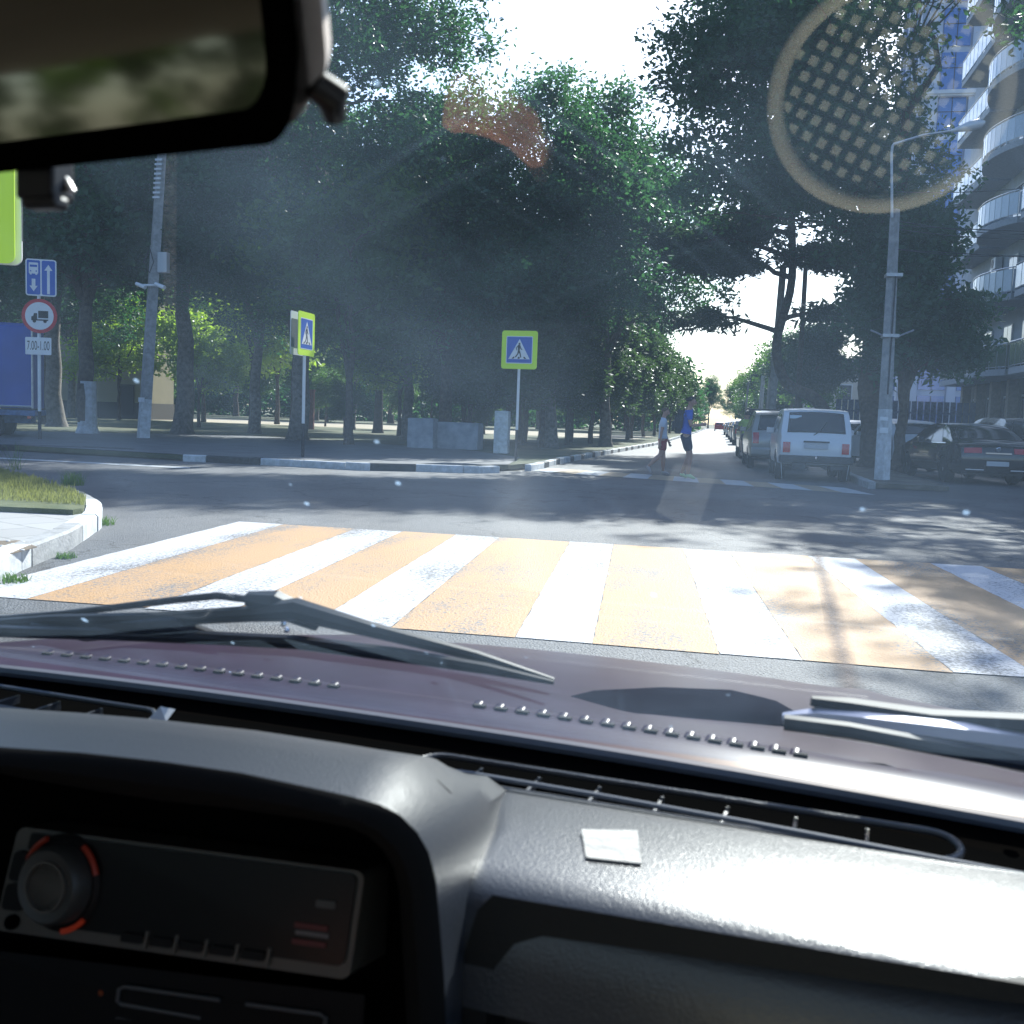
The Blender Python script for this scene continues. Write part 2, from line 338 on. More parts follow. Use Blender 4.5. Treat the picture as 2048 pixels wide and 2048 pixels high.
n_.links.new(tcn.outputs['Object'], mp.inputs[0]); n_.links.new(mp.outputs[0], bk.inputs[0]); bk.inputs['Scale'].default_value = 1.0; bk.inputs['Brick Width'].default_value = .5; bk.inputs['Row Height'].default_value = .5
bk.inputs['Mortar Size'].default_value = 0.006; bk.inputs['Color1'].default_value = (.36, .355, .35, 1); bk.inputs['Color2'].default_value = (.31, .305, .30, 1); bk.inputs['Mortar'].default_value = (.12, .12, .11, 1)
n_.links.new(bk.outputs[0], n_.nodes['Principled BSDF'].inputs['Base Color'])
sheet('pavement', ii+[(-40, 1.5)], 0.15, tile, th=.14)
g1, g2 = G(-250, 1012, .15), G(146, 1030, .15)
gpoly = [g1, g2]+[p for p in ii if p[1] > g2[1]+.15]
turf = mat('turf soil', (0.13, 0.14, 0.06), 0.95, c2=(0.07, 0.09, 0.03), scale=3, bump=.8)
sheet('grass_bed', gpoly, 0.20, turf, th=.049)
# grass blades
rnd = random.Random(8); mb = MB()
def inpoly(x, y, P):
    c = False; j = len(P)-1
    for i in range(len(P)):
        if (P[i][1] > y) != (P[j][1] > y) and x < (P[j][0]-P[i][0])*(y-P[i][1])/(P[j][1]-P[i][1])+P[i][0]: c = not c
        j = i
    return c
def blade(mb, x, y, z, h, wd, rnd, lean=.5):
    a = rnd.uniform(0, 6.28); b = rnd.uniform(0, 6.28); l = h*rnd.uniform(0, lean)
    dx, dy = math.cos(a)*wd, math.sin(a)*wd; lx, ly = math.cos(b)*l, math.sin(b)*l
    mb.add([(x-dx, y-dy, z), (x+dx, y+dy, z), (x+dx*.6+lx*.4, y+dy*.6+ly*.4, z+h*.6), (x-dx*.6+lx*.4, y-dy*.6+ly*.4, z+h*.6), (x+lx, y+ly, z+h)], [(0, 1, 2, 3), (3, 2, 4)])
cnt = 0
while cnt < 26000:
    x = rnd.uniform(-18, -6); y = rnd.uniform(9, 17)
    if rnd.random() > min(1, 9/max(1, (abs(x)-5.5)**2+3)*1.6): continue
    if inpoly(x, y, gpoly): blade(mb, x, y, .2, rnd.uniform(.02, .07)*(1.9 if rnd.random() < .06 else 1), .004, rnd); cnt += 1
tag(obj('grass', mb, leafmat('grass blades', (0.13, 0.145, 0.05), (0.34, 0.37, 0.10))), 'short sunlit grass on the raised corner bed', 'grass', kind='stuff')
def tuft(x, y, z, r, n, hmax, label, seed):
    rnd = random.Random(seed); mb = MB()
    for _ in range(n):
        a = rnd.uniform(0, 6.28); q = r*rnd.random()**.7; blade(mb, math.cos(a)*q, math.sin(a)*q, 0, rnd.uniform(.3, 1)*hmax, .004, rnd, 1.1)
    tag(obj('weed_tuft', mb, leaf_mid, loc=(x, y, z)), label, 'weed', 'weeds growing along the kerb')
tuft(*G(125*K, 1053*K), 0, .08, 150, .06, 'small weed tuft beside the grey kerb block', 1)
tuft(*G(22*K, 1098*K), 0, .12, 200, .07, 'weed tuft at the foot of the nearest white kerb block', 2)
tuft(*G(194*K, 990*K), 0, .13, 160, .10, 'straggly weed growing beyond the white kerb corner block', 3)
tuft(*G(137*K, 938*K), 0.15, .14, 200, .22, 'tall thin weed at the tip of the grass bed', 4)
tuft(*G(27*K, 905*K), 0.15, .10, 30, .55, 'lone tall grass stalk standing above the grass bed', 5)
# studded brown drain cover in the paving
q = [G(-60*K, 1022*K, .155), G(38*K, 1020*K, .155), G(70*K, 1032*K, .155), G(20*K, 1045*K, .155), G(-60*K, 1052*K, .155)]
rt = thing('tactile_plate', 'brown studded plate set into the grey corner paving', 'paving plate', (q[0][0], q[0][1], .152))
mb = MB(); mb.prism([(a-q[0][0], b-q[0][1]) for a, b in q], lambda a, b, t: (a, b, t), 0, .006); obj('plate', mb, mat('rusty plate', (.16, .12, .08), .8, var=.3), rt)
mb = MB()
for i in range(14):
    for j in range(6):
        x = q[0][0]+.1+i*.13; y = q[3][1]+.05+j*.12
        if inpoly(x, y, q): mb = MB(); mb.lathe([(.016, 0), (.012, .006)], 8); obj('stud', mb, white_pl, rt, loc=(x-q[0][0], y-q[0][1], .006))


# ================================================================ TREES
def crown(name, seed, blobs, n_clump, per, leaf, spread, elong=1.0, shell=2.4):
    g = np.random.default_rng(seed); vol = np.array([b[3]*b[4]*b[5] for b in blobs]); pr = vol**.75/(vol**.75).sum()
    bi = g.choice(len(blobs), n_clump, p=pr); B = np.array(blobs)[bi]
    d = g.normal(size=(n_clump, 3)); d /= np.linalg.norm(d, axis=1)[:, None]
    rr = g.random(n_clump)**(1/shell)
    C = B[:, :3]+d*rr[:, None]*B[:, 3:]*(1+0.12*g.normal(size=(n_clump, 1)))
    N = n_clump*per
    ci = np.repeat(np.arange(n_clump), per)
    sz = g.uniform(.55, 1.35, n_clump)[ci]
    P = C[ci]+np.clip(g.normal(size=(N, 3)), -1.7, 1.7)*np.array([spread, spread, spread*.62])*sz[:, None]
    a = g.normal(size=(N, 3)); a[:, 2] *= .7; a /= np.linalg.norm(a, axis=1)[:, None]
    b = np.cross(a, g.normal(size=(N, 3))); b /= np.linalg.norm(b, axis=1)[:, None]
    s = leaf*g.uniform(.6, 1.3, N)[:, None]
    V = np.stack([P-a*s*elong, P+b*s*.5-a*s*.1, P+a*s*elong, P-b*s*.5-a*s*.1], 1).reshape(-1, 3)
    me = bpy.data.meshes.new(name); me.vertices.add(4*N); me.vertices.foreach_set('co', V.ravel().astype(np.float32))
    me.loops.add(4*N); me.loops.foreach_set('vertex_index', np.arange(4*N, dtype=np.int32))
    me.polygons.add(N); me.polygons.foreach_set('loop_start', np.arange(0, 4*N, 4, dtype=np.int32)); me.polygons.foreach_set('loop_total', np.full(N, 4, dtype=np.int32))
    me.update(); me.validate(); return me, C
def limb(mb, p0, p1, r0, r1, rnd, n=6, wob=.08):
    L = (p1-p0).length; pts = [p0]
    for i in range(1, n):
        t = i/n; s = p0.lerp(p1, t); s += Vector((rnd.uniform(-1, 1), rnd.uniform(-1, 1), rnd.uniform(-.3, .6)+(.9*math.sin(t*3.14))))*L*wob; pts.append(s)
    pts.append(p1); mb.tube(pts, [r0+(r1-r0)*i/n for i in range(n+1)], 7); return pts
def broad(seed, H, rt, bare, blobs, ncl, per, leaf, spread, lm, bm=None, lean=(0, 0), elong=1.0, forks=3, white=0):
    """returns prototype thing (unlinked label) made of trunk and crown"""
    rnd = random.Random(seed); me, C = crown('crown', seed, blobs, ncl, per, leaf, spread, elong)
    t = bpy.data.objects.new('tree', None); col.objects.link(t)
    me.materials.append(lm); c = bpy.data.objects.new('crown', me); col.objects.link(c); c.parent = t
    mb = MB(); top = Vector((lean[0], lean[1], H*.72)); fork = Vector((lean[0]*.35, lean[1]*.35, bare))
    pts = [Vector((0, 0, -.1)), Vector((0, 0, .25))]
    pr = [rt*1.5, rt*1.1]
    for i in range(1, 5): pts.append(Vector((0, 0, .25)).lerp(fork, i/4)+Vector((rnd.uniform(-1, 1), rnd.uniform(-1, 1), 0))*rt*.35); pr.append(rt*(1-.06*i))
    mb.tube(pts, pr, 10)
    ends = []
    for k in range(forks):
        a = 2*math.pi*(k+rnd.random()*.5)/forks; tgt = fork+Vector((math.cos(a)*blobs[0][3]*.45, math.sin(a)*blobs[0][4]*.45, (H-bare)*rnd.uniform(.5, .75)))
        if k == 0: tgt = top
        ends.append(limb(mb, pts[-1], tgt, rt*.68, rt*.2, rnd, 7, .05))
    idx = list(range(len(C))); rnd.shuffle(idx)
    for i in idx[:46]:
        tgt = Vector(C[i]); br = min((p for e in ends for p in e[1:]), key=lambda p: (p-tgt).length+(2 if p.z > tgt.z else 0))
        limb(mb, br, tgt, rt*.16, rt*.04, rnd, 4, .07)
    o = obj('trunk', mb, bm or bark, t, smooth=True)
    if white:
        mb = MB(); mb.tube([(0, 0, -.05), (0, 0, .25), (0, 0, white)], [rt*1.52, rt*1.15, rt*1.08], 10, cap=False); obj('whitewash_band', mb, whitewash, o)
    return t
FIRST = set()
def place(proto, name, x, y, rz, s, label, group=None, z=.12, sz=None, cat='tree'):
    o = proto if id(proto) not in FIRST else dup(proto)
    FIRST.add(id(proto))
    o.name = name

    o.location = (x, y, z); o.rotation_euler = (0, 0, rz); o.scale = (s, s, sz or s)
    for k in ('label', 'category', 'group'):
        if k in o: del o[k]
    return tag(o, label, cat, group)
TA = broad(11, 13, .26, 3.0, [(0, 0, 8, 4.2, 4.2, 3.6), (2.4, 1, 5.6, 2.6, 2.6, 1.9), (-2.2, -1.2, 6, 2.8, 2.6, 2.1), (.4, .3, 11, 2.6, 2.6, 2.2), (1.8, -2.2, 8.8, 2.4, 2.4, 1.8), (-1.5, 2, 9.5, 2.3, 2.3, 1.9)], 440, 100, .10, .46, leaf_dark)
TB = broad(12, 14.5, .24, 3.6, [(0, 0, 9, 3.4, 3.6, 4.4), (-2.2, 1, 6.5, 2.3, 2.3, 1.8), (2.2, -.6, 7.5, 2.3, 2.5, 2.0), (.3, 0, 12.8, 2.0, 2.0, 1.9), (-1.4, -1.6, 10.5, 2.2, 2.2, 1.8)], 400, 100, .10, .42, leaf_dark, bark_grey, lean=(.6, .3))
TC = broad(13, 8.5, .13, 1.9, [(0, 0, 4.8, 2.6, 2.6, 2.3), (1.4, .4, 3.4, 1.6, 1.7, 1.1), (-1.4, .7, 6.1, 1.7, 1.7, 1.4), (.3, -1.2, 6.9, 1.4, 1.4, 1.3)], 190, 75, .115, .36, leaf_mid)
TD = broad(14, 5.2, .07, 1.35, [(0, 0, 3.1, 1.7, 1.7, 1.4), (.9, .3, 2.3, 1.1, 1.1, .7), (-.8, .2, 4.1, 1.0, 1.0, .8)], 130, 60, .10, .27, leaf_bright)
# slim cypress with a bare foot
def cypress(seed, H, r, bare, lm):
    g = np.random.default_rng(seed); t = bpy.data.objects.new('tree', None); col.objects.link(t)
    blobs = []
    k = 9
    for i in range(k):
        f = (i+.5)/k; rad = r*(1-f**2.2)**.8*(1-.35*max(0, .25-f)/.25)+.12
        blobs.append((0.1*math.sin(i*2), .1*math.cos(i*2), bare+(H-bare)*f, rad, rad, (H-bare)/k*.95))
    me, C = crown('crown', seed, blobs, 330, 80, .10, .25, 1.1, shell=3.2); me.materials.append(lm)
    c = bpy.data.objects.new('crown', me); col.objects.link(c); c.parent = t
    mb = MB(); rnd = random.Random(seed); limb(mb, Vector((0, 0, -.1)), Vector((.15, 0, H*.6)), .12, .04, rnd, 8, .012)
    for i in range(10): limb(mb, Vector((0, 0, bare*rnd.uniform(.6, 1.4))), Vector(C[rnd.randrange(len(C))]), .035, .01, rnd, 4)
    obj('trunk', mb, bark, t, smooth=True); return t
TT = cypress(21, 7.4, 1.75, 1.7, thuja_l)
TT2 = cypress(22, 7.0, 1.5, 1.9, thuja_l)
# pine: bent trunk, layered pads of needles
def pine(seed, path, rad, pads, lm, leaf=.10, ncl=260, per=70):
    me, C = crown('crown', seed, pads, ncl, per, leaf, .30, 1.9, shell=2.2); me.materials.append(lm)
    t = bpy.data.objects.new('tree', None); col.objects.link(t); c = bpy.data.objects.new('crown', me); col.objects.link(c); c.parent = t
    mb = MB(); rnd = random.Random(seed); P = [Vector(p) for p in path]
    fine = []
    for i in range(len(P)-1):
        p0 = P[max(0, i-1)]; p1 = P[i]; p2 = P[i+1]; p3 = P[min(len(P)-1, i+2)]
        for j in range(5):
            s = j/5; fine.append(.5*((2*p1)+(p2-p0)*s+(2*p0-5*p1+4*p2-p3)*s*s+(3*p1-p0-3*p2+p3)*s**3))
    fine.append(P[-1]); n = len(fine)
    mb.tube(fine, [rad[0]+(rad[1]-rad[0])*(i/(n-1))**.8 for i in range(n)], 10)
    for b in pads:
        tgt = Vector(b[:3]); br = min(fine[n//3:], key=lambda p: (p-tgt).length+(1.5 if p.z > tgt.z else 0)); e = limb(mb, br, tgt, rad[1]*.9, .03, rnd, 5, .07)
        for _ in range(5):
            q = tgt+Vector((rnd.uniform(-1, 1)*b[3]*.8, rnd.uniform(-1, 1)*b[4]*.8, rnd.uniform(-.5, .8)*b[5])); limb(mb, e[rnd.randint(2, 4)], q, .025, .008, rnd, 3, .08)
    obj('trunk', mb, bark, t, smooth=True); return t

rnd = random.Random(77)
# --- park belt in front (left of the road)
gA = 'dark broadleaf trees of the park'
spec = [  # X, Y, proto, scale, label
 (-19.0, 40.0, TB, .98, 'tall park tree right of the leaning concrete pole'),
 (-15.2, 35.5, TA, .98, 'spreading park tree left of the angled crossing sign'),
 (-12.2, 39.5, TB, .93, 'tall park tree behind the angled crossing sign'),
 (-9.3, 34.5, TA, .95, 'dense park tree between the two crossing signs'),
 (-11.5, 31.0, TC, 1.05, 'lower leafy park tree between the two crossing signs'),
 (-5.9, 36.8, TB, .92, 'park tree standing behind the square crossing sign'),
 (-4.5, 42.0, TB, 1.0, 'park tree at the roadside beyond the square crossing sign'),
 (-29.5, 41.0, TA, 1.02, 'large dark park tree at the far left above the round sign'),
 (-36.0, 46.0, TB, 1.0, 'dark tree in front of the beige wall at the left'),
]
for i, (x, y, p, s, l) in enumerate(spec): place(p, 'broadleaf_tree', x, y, rnd.uniform(0, 6.28), s, l)
for i, (x, y, p, s) in enumerate([(-8.5, 50, TA, .75), (-12.5, 52, TB, .85), (-17, 50, TA, .95), (-21, 57, TB, .9), (-40, 58, TB, 1.05)]):
    place(p, 'broadleaf_tree', x, y, rnd.uniform(0, 6.28), s, ORD[i]+' from the road of the dark trees deep inside the park', gA)
TL = broad(15, 19, .34, 4.5, [(0, 0, 11, 4.8, 4.6, 5.2), (-2.5, 1, 7.5, 3, 3, 2.4), (2.8, -.8, 8.4, 3, 3, 2.6), (1, 0, 16.6, 3.8, 3.8, 2.6), (-3, -1, 14.2, 3, 3, 2.4), (3.6, .4, 14.6, 3, 3, 2.2)], 680, 110, .10, .46, leaf_dark, bark_grey, forks=4)
for x, y, a, s, l in [(-14.3, 33.5, .4, .98, 'tallest park tree, left of the sky gap, crown above the picture'), (-19.5, 35.0, 2.1, 1.0, 'very tall park tree between the leaning pole and the angled sign'), (-26.5, 37.5, 4.0, 1.0, 'very tall park tree above the leaning pole'), (-33.5, 42.5, 5.0, 1.05, 'very tall park tree at the far left')]:
    place(TL, 'tall_tree', x, y, a, s, l)
TR = broad(16, 18, .34, 7.5, [(0, 0, 13.5, 5, 4.6, 3.6), (-3.2, 0, 12, 2.6, 3, 1.8), (1.5, -2.6, 15, 3.6, 3, 2.4), (-1.5, 2.5, 16, 3.4, 3.4, 2)], 420, 85, .12, .46, leaf_dark, forks=4)
place(TR, 'tall_tree', 10.3, 25.4, 0, 1.0, 'tall tree over the parking lot, off the right edge, shading the crossing')
# --- small bright sunlit trees under the belt
place(TD, 'young_tree', *G(375*K, 806*K, .13), 1.0, 1.15, 'sunlit yellow green young tree right of the leaning pole')
place(TD, 'young_tree', -32.5, 61, 2.0, 1.9, 'bright sunlit tree just right of the leaning concrete pole')
place(TD, 'young_tree', -28.8, 64, 4.0, 2.1, 'bright sunlit tree deeper in the park beside the angled sign')
place(TD, 'young_tree', -27.0, 56.5, 1.0, 2.5, 'tall bright sunlit tree glowing between the dark trunks')
place(TD, 'young_tree', -36.0, 57, 3.3, 1.5, 'small bright sunlit tree left behind the leaning concrete pole')
place(TD, 'young_tree', -14.6, 46, 3.0, 1.35, 'bright young tree seen between trunks left of the angled crossing sign')
# whitewashed tree at the left
TW = broad(31, 10.5, .27, 4.2, [(0, 0, 7.6, 3.2, 3.2, 2.6), (-1.8, 0, 5.6, 2, 2, 1.3), (2, .5, 6, 2, 2, 1.3)], 230, 75, .12, .42, leaf_dark, white=1.75)
x, y = G(165*K, 797*K, .13); place(TW, 'whitewashed_tree', x*.66, y*.66, .4, 1, 'tree with a whitewashed trunk foot right of the round truck sign')
# --- row of slim cypresses along the left kerb
row = [(-6.9, 33.5, 1.0), (-6.3, 37, 1.02), (-7.7, 40, 1.05), (-6.0, 41.5, .98), (-5.6, 46, 1.05), (-6.8, 48, 1.1), (-5.3, 51, 1.0), (-5.9, 55, 1.08), (-5.0, 58, 1.05), (-8.3, 44, 1.1), (-9.2, 37.5, 1.0), (-10.6, 42, 1.05)]
for i, (x, y, s) in enumerate(row):
    place((TT, TT2)[i % 2], 'cypress', x, y, rnd.uniform(0, 6.28), s, ORD[i]+' dark bare-footed cypress of the park edge row beside the road', 'cypresses lining the park edge', sz=s*1.02)
for i in range(13):
    y = 63+i*9.5+i*i*.35; place((TT, TT2)[i % 2], 'cypress', -5.2+.08*i, y, rnd.uniform(0, 6.28), 1.12, ORD[i]+' of the distant cypresses left of the road, counted from the crossing', 'distant cypresses along the left kerb', sz=1.1+.0*i)
# --- backdrop trees beyond the sunny path
for i in range(17):
    x = -9-i*7.2; y = 97+rnd.uniform(-5, 9); place((TA, TB, TC)[i % 3], 'broadleaf_tree', x, y, rnd.uniform(0, 6.28), 1.15 if i % 3 < 2 else 1.5, ORD[i]+' from the road of the tall trees beyond the sunny park path', 'trees beyond the sunny park path')
for i in range(14):
    place(TC, 'understorey_tree', -9-i*8.5, 90+rnd.uniform(-3, 3), rnd.uniform(0, 6.28), .9, ORD[i]+' from the road of the low trees beyond the sunny park path', 'low trees beyond the sunny park path')
blobs = [(-8-i*6.5, 135+8*math.sin(i*1.7), 4.6+1.5*math.sin(i*2.3), 5.5, 4, 5.5+1.2*math.sin(i*3.1)) for i in range(24)]+[(-10-i*7.5, 116+4*math.sin(i*2.7), 3.0, 6, 3, 4.2) for i in range(20)]
me, _c = crown('distant_wood', 91, blobs, 3600, 45, .36, 1.0); me.materials.append(leaf_dark); o = bpy.data.objects.new('distant_wood', me); col.objects.link(o)
tag(o, 'far wood closing the view behind the sunny park path', 'wood', kind='stuff')
for i, (x, y, s) in enumerate([(-8.2, 57, .8), (-13.5, 59, .75), (-19, 60, .8), (-25, 63, .8), (-16, 42.5, .5), (-10.6, 45.5, .5)]): place(TC, 'shrub', x, y, i, s*.6, ORD[i]+' of the dark shrubs under the park trees, counted from the road' if i < 4 else ['small shrub between the trunks left of the angled sign', 'small shrub between the two crossing signs'][i-4], 'shrubs under the park trees', cat='shrub')
# --- big tree right of the road
BT = broad(41, 15, .36, 4.4, [(-2.2, 0, 10.2, 2.5, 3.6, 3.4), (-3.2, .6, 12.2, 2.2, 2.4, 1.6), (-.7, -.5, 7.4, 1.4, 2.2, 1.6), (-2.9, 3.2, 14.0, 2.3, 2.2, 1.3), (-5.6, .5, 7.9, 1.7, 2.0, 1.2), (-5.4, .5, 11.0, 1.6, 2.2, 1.4), (-3.6, -.6, 8.8, 2.0, 2.4, 1.5), (-5.5, 7.4, 18.2, 3.6, 3.4, 1.3), (-7.6, 9.0, 19.2, 3.0, 3.0, 1.3), (-3, 8, 18.6, 4, 3.4, 1.5), (-1.0, 6.5, 17.0, 3.0, 3.0, 1.6)], 950, 110, .10, .44, leaf_dark, lean=(-.8, .3), forks=4)  # the highest blobs are unseen canopy, added to shade the street
place(BT, 'broadleaf_tree', 4.5, 31.5, .3, 1.0, 'largest dark tree, overhanging the street right of the road')
# lower leafy tree in front of the apartment house
BL = broad(42, 7.4, .17, 1.6, [(-.4, 0, 4.6, 1.2, 1.8, 2.0), (1.0, 0, 3.4, 1.0, 1.2, .6), (1.2, 0, 4.4, .7, 1.2, .4), (.0, 0, 6.2, 1.1, 1.3, 1.0)], 300, 80, .11, .32, leaf_dark)
place(BL, 'leafy_tree', 5.0, 30.3, 0, 1.0, 'low leafy tree behind the concrete lamp post')
# bent pine
PN = pine(51, [(0, 0, -.1), (-.3, 0, .9), (-1.0, 0, 2.1), (-2.1, 0, 2.7), (-2.5, 0, 4.1), (-2.1, 0, 6.4), (-2.4, 0, 9.8)], (.30, .12), [(-4.8, -.5, 6.9, 1.8, 1.5, .45), (-3.8, .3, 8.2, 1.9, 1.6, .6), (-6.0, 0, 7.6, 1.5, 1.2, .45), (-1.0, .5, 7.2, 1.5, 1.4, .4), (-2.5, 0, 9.6, 2.0, 1.8, .8), (-5.1, .4, 4.9, 1.5, 1.1, .18), (-.6, .4, 5.2, 1.1, 1, .3)], needle)
place(PN, 'pine_tree', 4.4, 38.5, 0, 1.0, 'pine with a strongly bent trunk behind the white hatchback', cat='pine')
BT2 = broad(44, 18, .24, 4.2, [(0, 0, 8.5, 2.3, 2.6, 2.8), (-1, 0, 11, 2, 2, 1.4), (1.0, -.6, 17.4, 3.8, 3.6, 1.6), (1.5, 6, 19.4, 4, 3.4, 1.4)], 330, 80, .11, .40, leaf_dark)  # two top blobs lie above the view, added to shade the road
place(BT2, 'broadleaf_tree', 5.2, 37.5, 0, 1.0, 'dark tree between the largest tree and the apartment house')
# right side distance
PN2 = pine(52, [(0, 0, -.1), (.1, 0, 2.2), (-.2, 0, 4.4), (.1, 0, 7.6)], (.2, .09), [(-.6, 0, 4.2, 1.6, 1.6, .6), (1.2, .5, 5.0, 1.6, 1.6, .6), (0, 0, 7.0, 1.5, 1.6, .8), (-.3, .3, 5.8, 1.8, 1.7, .7)], needle)
for i, (x, y, s) in enumerate([(5.2, 58, .85), (4.9, 68, .9)]): place(PN2, 'pine_tree', x, y, i*2.0, s, ['pine beyond the parked cars right of the road', 'farther pine beyond the parked cars right of the road'][i], cat='pine')
for i in range(13):
    y = 74+i*10; place((TC, PN2, TT)[i % 3], 'roadside_tree', 5.6-.05*i, y, rnd.uniform(0, 6.28), 1.0+.02*i, ORD[i]+' of the distant trees along the right kerb, counted from the crossing', 'distant trees along the right kerb')
for i in range(5): place((TA, TB)[i % 2], 'broadleaf_tree', -9+i*6.5, 262+rnd.uniform(-5, 5), i, .9, ORD[i]+' from the left of the far trees closing the end of the road', 'far trees at the end of the road')
# trees behind the own car, seen only in the rear view mirror
for i in range(5): place((TC, TA)[i % 2], 'broadleaf_tree', -17-rnd.uniform(0, 3), -9+i*4.2, i, 1.0 if i % 2 == 0 else .7, ORD[i]+' of the trees on the left seen in the rear view mirror', 'trees left of the car')
# ================================================================ SIGNS, POLES, CABLES
# sign faces are laid out in (a, b) metres on a board facing -Y, thickness grows towards -Y
def plate(mb, poly, t0, t1): mb.prism(poly, lambda a, b, t: (a, -t, b), t0, t1)
def ped_symbol(parent, S, z0, t):
    """blue square, white triangle, walking figure and zebra ticks; S = blue square size"""
    def P(name, polys, m, a, b):
        mb = MB()
        for p in polys: plate(mb, [(x*S, z0+y*S) for x, y in p], a, b)
        return obj(name, mb, m, parent)
    P('blue_panel', [rrect(1.06, 1.06, .04)], white_pl, t, t+.002)
    P('blue_panel', [rrect(1.0, 1.0, .03)], blue_sg, t+.002, t+.004)
    P('white_triangle', [[(-.43, -.36), (.43, -.36), (.0, .42)]], white_pl, t+.004, t+.006)
    def ln(x0, y0, x1, y1, w0, w1):
        d = Vector((x1-x0, y1-y0)).normalized(); nx, ny = -d.y, d.x
        return [(x0+nx*w0, y0+ny*w0), (x0-nx*w0, y0-ny*w0), (x1-nx*w1, y1-ny*w1), (x1+nx*w1, y1+ny*w1)]
    fig = [disc(.0, .235, .042, 14), ln(-.01, .19, -.02, -.02, .05, .035), ln(-.02, -.02, .035, -.14, .034, .026), ln(.035, -.14, .07, -.30, .026, .02), ln(-.02, -.02, -.05, -.15, .034, .026), ln(-.05, -.15, -.15, -.29, .026, .02),
           ln(-.03, .17, -.12, .08, .022, .018), ln(-.12, .08, -.10, -.02, .018, .015), ln(.02, .16, .06, .05, .022, .018), ln(.06, .05, .12, -.0, .018, .014)]
    P('pedestrian_figure', fig, black_sg, t+.006, t+.008)
    for tk in [[(-.30, -.345), (-.22, -.345), (-.17, -.27), (-.23, -.27)], [(-.06, -.345), (.03, -.345), (.02, -.27), (-.04, -.27)], [(.21, -.345), (.30, -.345), (.22, -.27), (.16, -.27)]]: P('zebra_tick', [tk], black_sg, t+.006, t+.008)
def crossing_sign(x, y, z, rz, size, bottom, label, dark=.0, post=True, back=False, tilt=0):
    t = thing('crossing_sign', label, 'road sign', (x, y, z), rz, 'pedestrian crossing signs')
    t.rotation_euler = (0, tilt, rz); zc = bottom+size/2
    mb = MB(); plate(mb, [(a, zc+b) for a, b in rrect(size, size*1.04, size*.07)], .03, .045); bd = obj('board', mb, lime, t)
    ped_symbol(bd, size*.70, zc, .0455)
    if post:
        mb = MB(); mb.tube([(0, 0, .75), (0, 0, bottom+size*.9)], .035, 12); obj('post', mb, white_pl, t)
        mb = MB(); mb.tube([(0, 0, -.05), (0, 0, .75)], .036, 12); obj('post_foot', mb, black_paint, t)
    if back:
        mb = MB(); plate(mb, [(a, zc+b) for a, b in rrect(size, size*1.04, size*.07)], -.02, -.008)
        o = obj('board', mb, white_pl, t, label='second board seen from its white and grey back'); o.rotation_euler = (0, 0, R(62)); 
        mb = MB(); plate(mb, [(a, zc+b) for a, b in rrect(size*.9, size*.8, size*.03)], .0, .004); o2 = obj('back_frame', mb, mat('grey sign back', (.12, .13, .14), .5), o)
        mb = MB(); plate(mb, [(a, zc+b) for a, b in rrect(size*.9, size*.8, size*.03)], -.03, -.021); obj('back_frame', mb, mat('grey sign back', (.12, .13, .14), .5), o)
    return t
x, y = G(973*K, 868*K, .14)
crossing_sign(x, y, .14, R(-2), .90, 2.27, 'square crossing sign on a white post facing the car, beside the road', tilt=R(0))
x, y = G(571*K, 862*K, .14)
crossing_sign(x, y, .14, R(90), .92, 2.28, 'crossing sign turned edge-on, on the white post in the middle left')
# its second board facing the other way, back visible
t = bpy.data.objects['crossing_sign.001']
mb = MB(); zc = 2.28+.46
def back_board(t, off, rz, label, S=.92):
    mb = MB(); plate(mb, [(a+off[0], zc+b) for a, b in rrect(S, S*1.04, .06)], off[1], off[1]+.014); o = obj('back_board', mb, mat('pale sign back', (.55, .57, .60), .5), t, label=label); o.rotation_euler = (0, 0, rz)
    mb = MB(); plate(mb, [(a+off[0], zc+b) for a, b in rrect(S*.66, S*.62, .02)], off[1]+.014, off[1]+.019); obj('back_panel', mb, mat('grey sign back', (.06, .07, .08), .5), o)
bd = MB(); plate(bd, [(a, zc+b) for a, b in rrect(.92, .95, .06)], -.150, -.136); o = obj('back_board', bd, mat('pale sign back', (.55, .57, .60), .5), t, label='rear side of the second board, pale rim and dark centre')
bd = MB(); plate(bd, [(a, zc+b) for a, b in rrect(.86, .62, .03)], -.136, -.130); obj('back_panel', bd, mat('grey sign back', (.06, .07, .08), .5), o)

# near yellow sign at the left frame edge
c = ray(30, 427); dist = 9.2; pN = Vector((c.x, c.y, c.z))*(dist/c.dot(_f))+Vector((0, 0, EYE))
tn = crossing_sign(pN.x-.44, pN.y-.20, .15, R(24), .98, pN.z-.43-.15, 'big near crossing sign cut by the left picture edge')
mb = MB(); zc = pN.z-.09
o = MB(); plate(o, [(a, zc+b) for a, b in rrect(.98, 1.02, .07)], -.09, -.055); bb = obj('back_board', o, mat('bright sign back', (.7, .7, .72), .35, .3), tn, label='parallel rear board with bright metal rim')
bb.location = (.035, .0, 0)
o = MB(); o.box((.492, .073, zc+.02), (.006, .02, .62)); obj('rim_strip', o, mat('grey sign back', (.06, .07, .08), .5), bb)

